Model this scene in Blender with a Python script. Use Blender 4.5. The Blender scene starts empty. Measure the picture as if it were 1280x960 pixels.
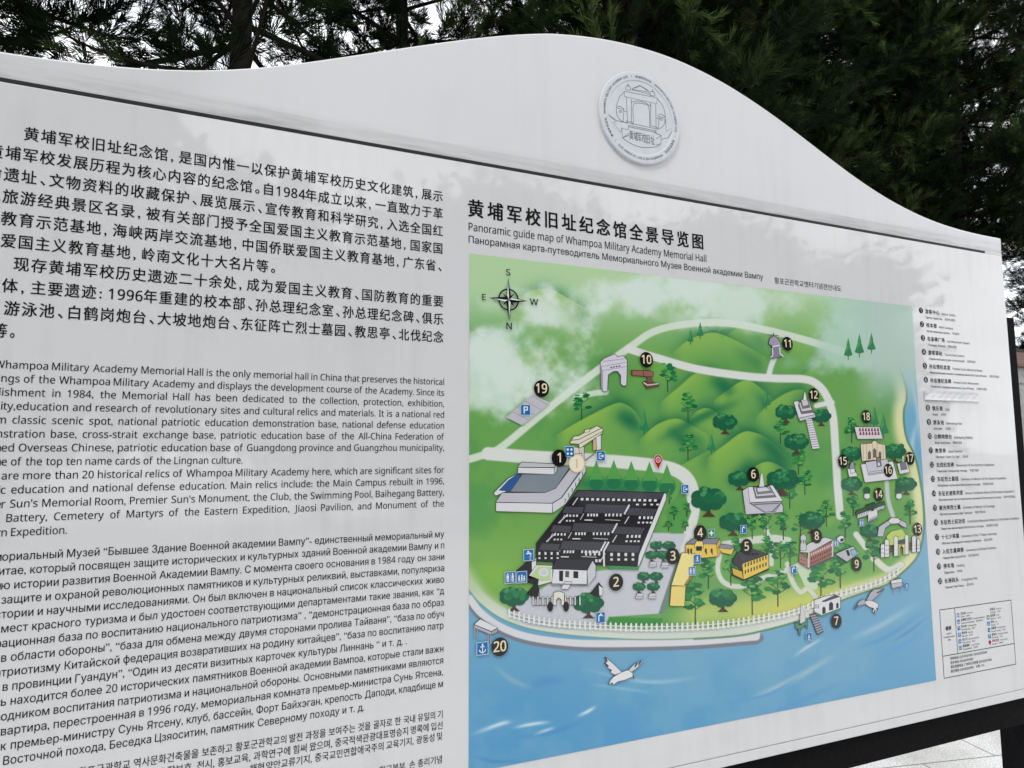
import bpy, bmesh, math, random
import numpy as np
from mathutils import Vector

# ------------------------------------------------------------------ camera, sky, sun, exposure
D = 1.5                 # metres from the lens to the face of the board
EYE = 1.6               # eye height
YAW, PITCH, ROLL, FPX = 0.412808, 0.103056, -0.00465, 864.79
W0, H0 = 1280.0, 960.0
sc = bpy.context.scene
col = sc.collection

def cam_axes():
    cy, sy = math.cos(YAW), math.sin(YAW); cp, sp = math.cos(PITCH), math.sin(PITCH)
    w = np.array([sy*cp, cy*cp, sp]); r = np.array([cy, -sy, 0.0]); u = np.cross(r, w)
    cr, sr = math.cos(ROLL), math.sin(ROLL)
    return cr*r + sr*u, -sr*r + cr*u, w
AX_R, AX_U, AX_W = cam_axes()
cam_data = bpy.data.cameras.new('camera')
cam_data.sensor_width = 36.0
cam_data.lens = FPX / W0 * 36.0
cam_data.clip_start = 0.05
cam_data.clip_end = 2000
cam = bpy.data.objects.new('camera', cam_data)
col.objects.link(cam)
from mathutils import Matrix
m3 = Matrix((AX_R.tolist(), AX_U.tolist(), (-AX_W).tolist())).transposed()
cam.matrix_world = Matrix.Translation((0, -D, EYE)) @ m3.to_4x4()
sc.camera = cam

SUN_EL, SUN_AZ = math.radians(56), math.radians(228)      # azimuth clockwise from +Y
world = bpy.data.worlds.new("World"); sc.world = world
world.use_nodes = True
nt = world.node_tree; nt.nodes.clear()
def wn(t): return nt.nodes.new(t)
sky = wn('ShaderNodeTexSky'); sky.sky_type = 'NISHITA'; sky.sun_disc = False
sky.sun_elevation = SUN_EL; sky.sun_rotation = SUN_AZ
sky.air_density = 1.0; sky.dust_density = 2.0
tc = wn('ShaderNodeTexCoord'); mp = wn('ShaderNodeMapping'); mp.inputs['Scale'].default_value = (1.0, 1.0, 2.2)
nz = wn('ShaderNodeTexNoise'); nz.inputs['Scale'].default_value = 3.2; nz.inputs['Detail'].default_value = 7; nz.inputs['Roughness'].default_value = .55
rp = wn('ShaderNodeValToRGB')
rp.color_ramp.elements[0].position = .34; rp.color_ramp.elements[0].color = (12.8, 13.6, 14.6, 1)
rp.color_ramp.elements[1].position = .66; rp.color_ramp.elements[1].color = (23.2, 23.2, 23.4, 1)
mx = wn('ShaderNodeMix'); mx.data_type = 'RGBA'; mx.inputs[0].default_value = .93
bg = wn('ShaderNodeBackground'); bg.inputs['Strength'].default_value = 0.1
wo = wn('ShaderNodeOutputWorld')
L = nt.links.new
L(tc.outputs['Generated'], mp.inputs['Vector']); L(mp.outputs[0], nz.inputs['Vector']); L(nz.outputs['Fac'], rp.inputs[0])
L(sky.outputs[0], mx.inputs[6]); L(rp.outputs[0], mx.inputs[7]); L(mx.outputs[2], bg.inputs['Color']); L(bg.outputs[0], wo.inputs[0])

sun_d = bpy.data.lights.new('sun', 'SUN'); sun_d.energy = 1.5; sun_d.angle = math.radians(18); sun_d.color = (1.0, .97, .92)
sun = bpy.data.objects.new('sun', sun_d); col.objects.link(sun)
sdir = Vector((math.sin(SUN_AZ)*math.cos(SUN_EL), math.cos(SUN_AZ)*math.cos(SUN_EL), math.sin(SUN_EL)))
sun.rotation_euler = sdir.to_track_quat('Z', 'Y').to_euler()
sun.location = (0, -5, 12)
vs = sc.view_settings
vs.view_transform = 'Standard'; vs.look = 'None'; vs.exposure = -0.02; vs.gamma = 1.0
try: vs.use_curve_mapping = False
except Exception: pass
INK = 1.0               # printed-colour gain

# ------------------------------------------------------------------ helpers
def plane(p, dist=D):
    """a point of the printed sheet, read off the survey photo, in metres: (x, z) on the plane `dist` ahead of the lens"""
    p = np.asarray(p, float)
    d = ((p[..., 0]-W0/2)/FPX)[..., None]*AX_R + (-(p[..., 1]-H0/2)/FPX)[..., None]*AX_U + AX_W
    return np.stack([d[..., 0]/d[..., 1]*dist, d[..., 2]/d[..., 1]*dist + EYE], -1)
def survey(x, z):
    P = np.stack([x, np.full_like(x, D), z-EYE], -1)
    q = P @ AX_W
    return W0/2 + FPX*(P @ AX_R)/q, H0/2 - FPX*(P @ AX_U)/q
def lin(c):
    c = np.asarray(c, float)/255.0
    return np.where(c <= .04045, c/12.92, ((c+.055)/1.055)**2.4)
def ink(c):
    return np.clip((lin(c)-0.018)*.93*INK + .004, .006, .80)

def tag(o, label=None, cat=None, group=None, kind=None):
    if label: o['label'] = label
    if cat: o['category'] = cat
    if group: o['group'] = group
    if kind: o['kind'] = kind
    return o
def empty(name, loc):
    o = bpy.data.objects.new(name, None); o.location = loc; o.empty_display_size = .2
    col.objects.link(o); return o
def link(name, me, mat=None, parent=None):
    o = bpy.data.objects.new(name, me)
    if mat: me.materials.append(mat)
    col.objects.link(o)
    if parent:
        o.parent = parent
        o.location = -parent.location if parent.parent is None else (0, 0, 0)
    return o
def mesh_from(name, v, f, mat=None, parent=None, smooth=False):
    me = bpy.data.meshes.new(name); me.from_pydata([tuple(map(float, a)) for a in v], [], f); me.update()
    if smooth:
        for p in me.polygons: p.use_smooth = True
    return link(name, me, mat, parent)
def mesh_fast(name, v, tri, mat=None, parent=None, colors=None, n=3):
    me = bpy.data.meshes.new(name)
    v = np.asarray(v, np.float32); tri = np.asarray(tri, np.int32)
    me.vertices.add(len(v)); me.vertices.foreach_set('co', v.ravel())
    me.loops.add(tri.size); me.loops.foreach_set('vertex_index', tri.ravel())
    me.polygons.add(len(tri)); me.polygons.foreach_set('loop_start', np.arange(0, tri.size, n, dtype=np.int32))
    me.update(calc_edges=True); me.validate()
    if colors is not None:
        a = me.color_attributes.new('Col', 'FLOAT_COLOR', 'POINT')
        c = np.ones((len(v), 4), np.float32); c[:, :3] = colors
        a.data.foreach_set('color', c.ravel())
    return link(name, me, mat, parent)
def boxes(bl):
    v, f = [], []
    for (x0, x1, y0, y1, z0, z1) in bl:
        b = len(v)
        v += [(x0,y0,z0),(x1,y0,z0),(x1,y1,z0),(x0,y1,z0),(x0,y0,z1),(x1,y0,z1),(x1,y1,z1),(x0,y1,z1)]
        f += [[b+i for i in q] for q in ((0,3,2,1),(4,5,6,7),(0,1,5,4),(1,2,6,5),(2,3,7,6),(3,0,4,7))]
    return v, f
def bevel(o, w=.003, s=2):
    bm = bmesh.new(); bm.from_mesh(o.data)
    bmesh.ops.recalc_face_normals(bm, faces=bm.faces)
    ed = [e for e in bm.edges if len(e.link_faces) == 2 and e.calc_face_angle(0) > .6]
    bmesh.ops.bevel(bm, geom=ed, offset=w, segments=s, profile=.6, affect='EDGES', clamp_overlap=True)
    bm.to_mesh(o.data); bm.free(); o.data.update()
def box(name, bl, mat, parent=None, bev=.004):
    v, f = boxes(bl); o = mesh_from(name, v, f, mat, parent)
    if bev: bevel(o, bev)
    return o

# ------------------------------------------------------------------ materials
def mat_new(name):
    m = bpy.data.materials.new(name); m.use_nodes = True
    t = m.node_tree; b = t.nodes['Principled BSDF']
    return m, t, b
def coat(b, ior=1.5, r=.075):
    b.inputs['Coat Weight'].default_value = 1.0; b.inputs['Coat IOR'].default_value = ior; b.inputs['Coat Roughness'].default_value = r
def wave_bump(t, b, scale=3.0, dist=.0016):
    g = t.nodes.new('ShaderNodeNewGeometry')
    n = t.nodes.new('ShaderNodeTexNoise'); n.inputs['Scale'].default_value = scale; n.inputs['Detail'].default_value = 2.5
    n2 = t.nodes.new('ShaderNodeTexNoise'); n2.inputs['Scale'].default_value = 38; n2.inputs['Detail'].default_value = 1
    ad = t.nodes.new('ShaderNodeMath'); ad.operation = 'MULTIPLY_ADD'; ad.inputs[1].default_value = .02
    bp = t.nodes.new('ShaderNodeBump'); bp.inputs['Strength'].default_value = 1.0; bp.inputs['Distance'].default_value = dist
    t.links.new(g.outputs['Position'], n.inputs['Vector']); t.links.new(g.outputs['Position'], n2.inputs['Vector'])
    t.links.new(n2.outputs['Fac'], ad.inputs[0]); t.links.new(n.outputs['Fac'], ad.inputs[2])
    t.links.new(ad.outputs[0], bp.inputs['Height']); t.links.new(bp.outputs[0], b.inputs['Coat Normal'])
def board_mat(name, c, streak=.06, rough=.35, ior=1.74, cr=.04):
    m, t, b = mat_new(name)
    g = t.nodes.new('ShaderNodeNewGeometry'); mp = t.nodes.new('ShaderNodeMapping'); mp.inputs['Scale'].default_value = (14, 14, .7)
    n = t.nodes.new('ShaderNodeTexNoise'); n.inputs['Scale'].default_value = 2.0; n.inputs['Detail'].default_value = 4
    n2 = t.nodes.new('ShaderNodeTexNoise'); n2.inputs['Scale'].default_value = 5.0; n2.inputs['Detail'].default_value = 6
    ad = t.nodes.new('ShaderNodeMath'); ad.operation = 'ADD'
    r = t.nodes.new('ShaderNodeValToRGB')
    r.color_ramp.elements[0].position = .72; r.color_ramp.elements[0].color = tuple(x*(1-streak) for x in c)+(1,)
    r.color_ramp.elements[1].position = 1.2; r.color_ramp.elements[1].color = tuple(c)+(1,)
    t.links.new(g.outputs['Position'], mp.inputs['Vector']); t.links.new(mp.outputs[0], n.inputs['Vector']); t.links.new(g.outputs['Position'], n2.inputs['Vector'])
    t.links.new(n.outputs['Fac'], ad.inputs[0]); t.links.new(n2.outputs['Fac'], ad.inputs[1])
    t.links.new(ad.outputs[0], r.inputs[0]); t.links.new(r.outputs[0], b.inputs['Base Color'])
    b.inputs['Roughness'].default_value = rough; b.inputs['Specular IOR Level'].default_value = .1
    coat(b, ior, cr); wave_bump(t, b)
    return m
M_FACE = board_mat('gloss_white_laminate', (.665, .664, .675))
M_HEAD = board_mat('satin_white_sheet', (.66, .655, .675), streak=.03, ior=1.45, cr=.12)
def ink_mat(name):
    m, t, b = mat_new(name)
    a = t.nodes.new('ShaderNodeVertexColor'); a.layer_name = 'Col'
    t.links.new(a.outputs['Color'], b.inputs['Base Color'])
    b.inputs['Roughness'].default_value = .4; b.inputs['Specular IOR Level'].default_value = .1
    coat(b); wave_bump(t, b)
    return m
def grime(m, z0, h, k):
    t = m.node_tree; b = t.nodes['Principled BSDF']; l = b.inputs['Base Color'].links[0]; src = l.from_socket; t.links.remove(l)
    g = t.nodes.new('ShaderNodeNewGeometry'); sp = t.nodes.new('ShaderNodeSeparateXYZ'); mr = t.nodes.new('ShaderNodeMapRange')
    mr.inputs['From Min'].default_value = z0; mr.inputs['From Max'].default_value = z0+h; mr.inputs['To Min'].default_value = 1; mr.inputs['To Max'].default_value = 0
    mp = t.nodes.new('ShaderNodeMapping'); mp.inputs['Scale'].default_value = (1.6, 1, 22)
    n = t.nodes.new('ShaderNodeTexNoise'); n.inputs['Scale'].default_value = 3; n.inputs['Detail'].default_value = 6; n.inputs['Roughness'].default_value = .65
    r = t.nodes.new('ShaderNodeMapRange'); r.inputs['From Min'].default_value = .42; r.inputs['From Max'].default_value = .68
    mu = t.nodes.new('ShaderNodeMath'); mu.operation = 'MULTIPLY'; m2 = t.nodes.new('ShaderNodeMath'); m2.operation = 'MULTIPLY'; m2.inputs[1].default_value = k
    x = t.nodes.new('ShaderNodeMix'); x.data_type = 'RGBA'; x.inputs[7].default_value = (.25, .245, .23, 1)
    t.links.new(g.outputs['Position'], sp.inputs[0]); t.links.new(sp.outputs['Z'], mr.inputs['Value']); t.links.new(g.outputs['Position'], mp.inputs['Vector']); t.links.new(mp.outputs[0], n.inputs['Vector'])
    t.links.new(n.outputs['Fac'], r.inputs['Value']); t.links.new(r.outputs[0], mu.inputs[0]); t.links.new(mr.outputs[0], mu.inputs[1]); t.links.new(mu.outputs[0], m2.inputs[0])
    t.links.new(m2.outputs[0], x.inputs[0]); t.links.new(src, x.inputs[6]); t.links.new(x.outputs[2], b.inputs['Base Color'])
grime(M_HEAD, EYE+.4675*D+.003, .05, .55)
M_INK = ink_mat('printed_ink')
M_TEXT = ink_mat('matte_vinyl_lettering')
for b_ in [M_TEXT.node_tree.nodes['Principled BSDF']]:
    b_.inputs['Coat Weight'].default_value = 0.0; b_.inputs['Roughness'].default_value = .7; b_.inputs['Specular IOR Level'].default_value = .12
def noisy(name, c0, c1, scale=20, rough=.6, spec=.3, bump=0, detail=5, coords='Position', metallic=0):
    m, t, b = mat_new(name)
    g = t.nodes.new('ShaderNodeNewGeometry')
    n = t.nodes.new('ShaderNodeTexNoise'); n.inputs['Scale'].default_value = scale; n.inputs['Detail'].default_value = detail
    r = t.nodes.new('ShaderNodeValToRGB')
    r.color_ramp.elements[0].position = .3; r.color_ramp.elements[0].color = tuple(c0)+(1,)
    r.color_ramp.elements[1].position = .7; r.color_ramp.elements[1].color = tuple(c1)+(1,)
    t.links.new(g.outputs['Position'], n.inputs['Vector']); t.links.new(n.outputs['Fac'], r.inputs[0]); t.links.new(r.outputs[0], b.inputs['Base Color'])
    b.inputs['Roughness'].default_value = rough; b.inputs['Specular IOR Level'].default_value = spec; b.inputs['Metallic'].default_value = metallic
    if bump:
        bp = t.nodes.new('ShaderNodeBump'); bp.inputs['Distance'].default_value = bump
        t.links.new(n.outputs['Fac'], bp.inputs['Height']); t.links.new(bp.outputs[0], b.inputs['Normal'])
    return m
M_BLACK = noisy('black_powder_coat', (.005, .005, .0055), (.008, .008, .009), 60, .7, .05, .0004)
M_TRIM = noisy('dark_shadow_gap', (.012, .012, .014), (.022, .022, .025), 40, .5)
M_DISC = noisy('satin_silver_disc', (.58, .60, .645), (.63, .65, .70), 30, .3, .4)
M_PAPER = noisy('white_sticker_paper', (.66, .67, .70), (.78, .78, .80), 22, .5, .4, .0012)
M_BARK = noisy('dark_bark', (.010, .008, .006), (.024, .019, .015), 9, .9, .1, .02)
M_SOIL = noisy('leaf_litter_soil', (.045, .05, .022), (.10, .095, .05), 3, .95, .05, .02)
M_KERB = noisy('grey_granite_kerb', (.26, .26, .25), (.40, .40, .39), 30, .8, .2)
M_ROOF = noisy('weathered_red_brown_roof', (.10, .065, .055), (.20, .135, .115), 14, .85, .1)
M_CONC = noisy('grey_concrete', (.22, .22, .21), (.34, .34, .33), 8, .85, .15)
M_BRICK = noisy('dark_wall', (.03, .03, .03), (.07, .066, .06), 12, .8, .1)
M_GLASS = noisy('dark_window_glass', (.01, .012, .014), (.02, .022, .025), 2, .08, .6)

def foliage_mat(name, dark, light):
    m, t, b = mat_new(name)
    g = t.nodes.new('ShaderNodeNewGeometry')
    n = t.nodes.new('ShaderNodeTexNoise'); n.inputs['Scale'].default_value = 1.6; n.inputs['Detail'].default_value = 4
    r = t.nodes.new('ShaderNodeValToRGB')
    r.color_ramp.elements[0].position = .35; r.color_ramp.elements[0].color = tuple(dark)+(1,)
    r.color_ramp.elements[1].position = .68; r.color_ramp.elements[1].color = tuple(light)+(1,)
    oi = t.nodes.new('ShaderNodeTexCoord')
    t.links.new(oi.outputs['Object'], n.inputs['Vector']); t.links.new(n.outputs['Fac'], r.inputs[0]); t.links.new(r.outputs[0], b.inputs['Base Color'])
    b.inputs['Roughness'].default_value = .8; b.inputs['Specular IOR Level'].default_value = .02
    return m
M_NEEDLE = foliage_mat('pine_needles', (.004, .009, .004), (.012, .023, .010))
t_ = M_NEEDLE.node_tree; a_ = t_.nodes.new('ShaderNodeAttribute'); a_.attribute_name = 'tip_light'
x_ = t_.nodes.new('ShaderNodeMix'); x_.data_type = 'RGBA'; x_.inputs[7].default_value = (.085, .122, .040, 1)  # young tips painted lighter, as if lit, over a dark crown interior
b_ = t_.nodes['Principled BSDF']; l_ = b_.inputs['Base Color'].links[0]; src_ = l_.from_socket; t_.links.remove(l_)
t_.links.new(a_.outputs['Fac'], x_.inputs[0]); t_.links.new(src_, x_.inputs[6]); t_.links.new(x_.outputs[2], b_.inputs['Base Color'])
M_LEAF = foliage_mat('broad_leaves', (.03, .055, .02), (.07, .10, .035))

def paving_mat():
    m, t, b = mat_new('light_granite_paving')
    g = t.nodes.new('ShaderNodeNewGeometry')
    mp = t.nodes.new('ShaderNodeMapping'); mp.inputs['Rotation'].default_value = (0, 0, math.radians(12))
    br = t.nodes.new('ShaderNodeTexBrick'); br.offset = .5
    br.inputs['Scale'].default_value = 1.0; br.inputs['Brick Width'].default_value = .9; br.inputs['Row Height'].default_value = .6
    br.inputs['Mortar Size'].default_value = .005; br.inputs['Mortar Smooth'].default_value = .1
    br.inputs['Color1'].default_value = (.66, .66, .65, 1); br.inputs['Color2'].default_value = (.72, .72, .71, 1); br.inputs['Mortar'].default_value = (.24, .24, .235, 1)
    n = t.nodes.new('ShaderNodeTexNoise'); n.inputs['Scale'].default_value = 130; n.inputs['Detail'].default_value = 3
    r = t.nodes.new('ShaderNodeValToRGB')
    r.color_ramp.elements[0].position = .38; r.color_ramp.elements[0].color = (.62, .62, .62, 1)
    r.color_ramp.elements[1].position = .6; r.color_ramp.elements[1].color = (1.05, 1.05, 1.05, 1)
    mu = t.nodes.new('ShaderNodeMix'); mu.data_type = 'RGBA'; mu.blend_type = 'MULTIPLY'; mu.inputs[0].default_value = 1
    t.links.new(g.outputs['Position'], mp.inputs['Vector']); t.links.new(mp.outputs[0], br.inputs['Vector']); t.links.new(g.outputs['Position'], n.inputs['Vector'])
    t.links.new(n.outputs['Fac'], r.inputs[0]); t.links.new(br.outputs['Color'], mu.inputs[6]); t.links.new(r.outputs[0], mu.inputs[7])
    n3 = t.nodes.new('ShaderNodeTexNoise'); n3.inputs['Scale'].default_value = 2.2; n3.inputs['Detail'].default_value = 7; n3.inputs['Roughness'].default_value = .65
    r3 = t.nodes.new('ShaderNodeValToRGB'); r3.color_ramp.elements[0].position = .35; r3.color_ramp.elements[0].color = (.74, .73, .71, 1); r3.color_ramp.elements[1].position = .58; r3.color_ramp.elements[1].color = (1, 1, 1, 1)
    m4 = t.nodes.new('ShaderNodeMix'); m4.data_type = 'RGBA'; m4.blend_type = 'MULTIPLY'; m4.inputs[0].default_value = 1
    t.links.new(g.outputs['Position'], n3.inputs['Vector']); t.links.new(n3.outputs['Fac'], r3.inputs[0]); t.links.new(mu.outputs[2], m4.inputs[6]); t.links.new(r3.outputs[0], m4.inputs[7])
    t.links.new(m4.outputs[2], b.inputs['Base Color']); b.inputs['Roughness'].default_value = .7; b.inputs['Specular IOR Level'].default_value = .25
    return m
M_PAVE = paving_mat()

# ------------------------------------------------------------------ ground
v, f = [(-400,-400,0),(400,-400,0),(400,400,0),(-400,400,0)], [(0,1,2,3)]
tag(mesh_from('ground', v, f, M_PAVE), kind='structure')
bed = box('planting_bed', [(-30, 45, 7.2, 32, -.05, .10)], M_SOIL, bev=0)
tag(bed, kind='structure')
kb = box('kerb', [(-30.0, 45, 7.05, 7.198, -.05, .14)], M_KERB, bev=.01)
tag(kb, kind='structure')

# ------------------------------------------------------------------ the board
UL, UR = -0.677*D, 1.7075*D
UC = (UL+UR)/2
ZB, ZT = EYE-.5345*D, EYE+.4675*D        # bottom edge, groove
TH = .07
board = empty('information_board', (UC, 0.035, 0))
tag(board, 'large glossy white information board with curved top, printed text and green map, on black posts', 'notice board')

# ogee top: sampled from the right half and mirrored to the left
crv_px = [(690,40),(720,42),(760,47),(800,57),(840,69),(880,88),(920,110),(960,137),(1000,167),(1040,199),(1080,229),(1120,254),(1160,274),(1200,287),(1225,293),(1251,297.5)]
crv_l = [(0,64.5),(60,72),(120,80),(180,85.5),(240,87.8),(300,86.5),(360,80.5),(420,71.5),(480,62.5),(540,53.5),(600,45.5),(650,41),(690,40)]
cr_ = plane(crv_px); cl_ = plane(crv_l)
hs = np.concatenate([cr_[:, 0]-cr_[0, 0], cl_[0, 0]*0 + cr_[0, 0]-cl_[:, 0]])
zr = np.interp(np.linspace(0, 1, 60)*(UR-cr_[0, 0]), cr_[:, 0]-cr_[0, 0], cr_[:, 1])
xr = np.linspace(cr_[0, 0], UR, 60)
xl = np.linspace(UL, cr_[0, 0], 72)
zl = np.interp(xl, cl_[:, 0], cl_[:, 1])
topx = np.concatenate([xl[:-1], xr]); topz = np.concatenate([zl[:-1], zr])
def smooth1(a, n=4):
    for _ in range(n):
        a[1:-1] = (a[:-2]+2*a[1:-1]+a[2:])/4
    return a
topz = smooth1(topz, 14)
LIP = .022*D
# header panel: front sheet, canted lip above the groove, closed back
nt_ = len(topx)
vv, ff = [], []
def rowv(z, y): 
    b = len(vv)
    for i, x in enumerate(topx): vv.append((x, y, z[i] if hasattr(z, '__len__') else z))
    return b
r0 = rowv(ZT+.0035, .0016); r1 = rowv(ZT+.0035+LIP, 0.0); r2 = rowv(topz-.0045, 0.0); r3 = rowv(topz-.0015, .0022); r4 = rowv(topz, .008)
r5 = rowv(topz, TH); r6 = rowv(ZT+.0035, TH)
rows = [r0, r1, r2, r3, r4, r5, r6, r0]
for a, b in zip(rows[:-1], rows[1:]):
    for i in range(nt_-1): ff.append((a+i, a+i+1, b+i+1, b+i))
ff.append([r+nt_-1 for r in rows[:-1]]); ff.append([r for r in rows[:-1]][::-1])
hp = mesh_from('header_panel', vv, ff, M_HEAD, board)
bmm = bmesh.new(); bmm.from_mesh(hp.data); bmesh.ops.recalc_face_normals(bmm, faces=bmm.faces); bmm.to_mesh(hp.data); bmm.free()
ZS = EYE-.505*D
zs_px = plane([(880, 951.2), (1080, 906), (1280, 861.6)])
ZS = float(zs_px[:, 1].mean())
fp = box('face_panel', [(UL, UR, 0.0, TH, ZS+.0006, ZT-.0035)], M_FACE, board, .003)
fr = box('bottom_frame', [(UL, UR, 0.0, TH, ZB, ZS-.0006)], M_FACE, board, .002)
gx0, gx1 = 2*UC-1.6449*D, 1.6449*D
box('shadow_gap', [(gx0, gx1, -.0006, TH-.004, ZT-.0034, ZT+.0034)], M_TRIM, board, 0)
box('end_filler', [(UL, gx0-.0005, .0002, TH-.002, ZT-.0034, ZT+.0034)], M_HEAD, board, 0)
box('end_filler', [(gx1+.0005, UR, .0002, TH-.002, ZT-.0034, ZT+.0034)], M_HEAD, board, 0)
# black steel: two posts behind the ends, rail under the sheet
py0 = TH+.002; PDEP = .08
pr = float(plane((1267.5, 397), D+py0)[0]); pl = float(plane((1249.3, 912), D+py0+PDEP)[0]); pt = float(plane((1264, 397), D+py0)[1])
for s in (0, 1):
    a, b = (pl, pr) if s == 0 else (2*UC-pr, 2*UC-pl)
    p = box('post', [(a, b, py0, py0+PDEP, 0.012, pt)], M_BLACK, board, .004)
    box('base_plate', [(a-.06, b+.06, py0-.05, py0+.13, 0.0, .012)], M_BLACK, board, .002)
rz = EYE-.5873*(D+.02)
box('rail', [(2*UC-pr, pr, .018, py0-.001, rz, ZB-.001)], M_BLACK, board, .003)
box('cross_brace', [(2*UC-pl+.001, pl-.001, py0+.02, py0+.07, 1.2, 1.26)], M_BLACK, board, .003)

# ------------------------------------------------------------------ lettering
_gc = {}
from mathutils.geometry import delaunay_2d_cdt
def sans(t):
    """plain grotesque letterforms for Latin letters and digits"""
    o = ''
    for ch in t:
        if 'A' <= ch <= 'Z': o += chr(0x1D5A0+ord(ch)-65)
        elif 'a' <= ch <= 'z': o += chr(0x1D5BA+ord(ch)-97)
        elif '0' <= ch <= '9': o += chr(0x1D7E2+ord(ch)-48)
        else: o += ch
    return o
def glyph(s, off=0.0):
    """outline of a run of lettering as flat patches: (points, [faces of each patch])"""
    if s in _gc: return _gc[s]
    c = bpy.data.curves.new('lettering', 'FONT'); c.body = sans(s); c.size = 1.0; c.resolution_u = 3; c.fill_mode = 'NONE'
    o = bpy.data.objects.new('lettering', c); col.objects.link(o)
    dg = bpy.context.evaluated_depsgraph_get()
    m = bpy.data.meshes.new_from_object(o.evaluated_get(dg))
    n = len(m.vertices); a = np.zeros(n*3, np.float32); m.vertices.foreach_get('co', a); a = a.reshape(-1, 3)[:, :2].astype(float)
    nb = {}
    for e in m.edges:
        p, q = e.vertices; nb.setdefault(p, []).append(q); nb.setdefault(q, []).append(p)
    bpy.data.objects.remove(o); bpy.data.curves.remove(c); bpy.data.meshes.remove(m)
    seen = set(); loops = []
    for st_ in sorted(nb):
        if st_ in seen: continue
        lp = [st_]; seen.add(st_); cur = st_
        nx = min(nb[st_])                       # follow the order in which the outline was drawn
        nx = st_+1 if st_+1 in nb[st_] else nx
        while nx not in seen:
            lp.append(nx); seen.add(nx); k = [q for q in nb[nx] if q not in seen]
            if not k: break
            nx = k[0]
        if len(lp) > 2: loops.append(lp)
    groups = []
    if loops:
        # outlines may overlap or cross themselves: triangulate, keep what the outlines wind around
        ed = [(l[k], l[(k+1) % len(l)]) for l in loops for k in range(len(l))]
        r_ = delaunay_2d_cdt([Vector(p) for p in a], ed, [], 0, 1e-6)
        V2 = np.array([tuple(p) for p in r_[0]]); T = np.array([list(f_) for f_ in r_[2]])
        c3 = V2[T].mean(1); wnum = np.zeros(len(c3), int)
        for p, q in ed:
            (x0, y0), (x1, y1) = a[p], a[q]
            side = (x1-x0)*(c3[:, 1]-y0)-(c3[:, 0]-x0)*(y1-y0)
            wnum += ((y0 <= c3[:, 1]) & (y1 > c3[:, 1]) & (side > 0)).astype(int) - ((y0 > c3[:, 1]) & (y1 <= c3[:, 1]) & (side < 0)).astype(int)
        a = V2; groups = [T[wnum != 0].tolist()]
    _gc[s] = (a, groups); return _gc[s]
STEP = 2e-6
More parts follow.
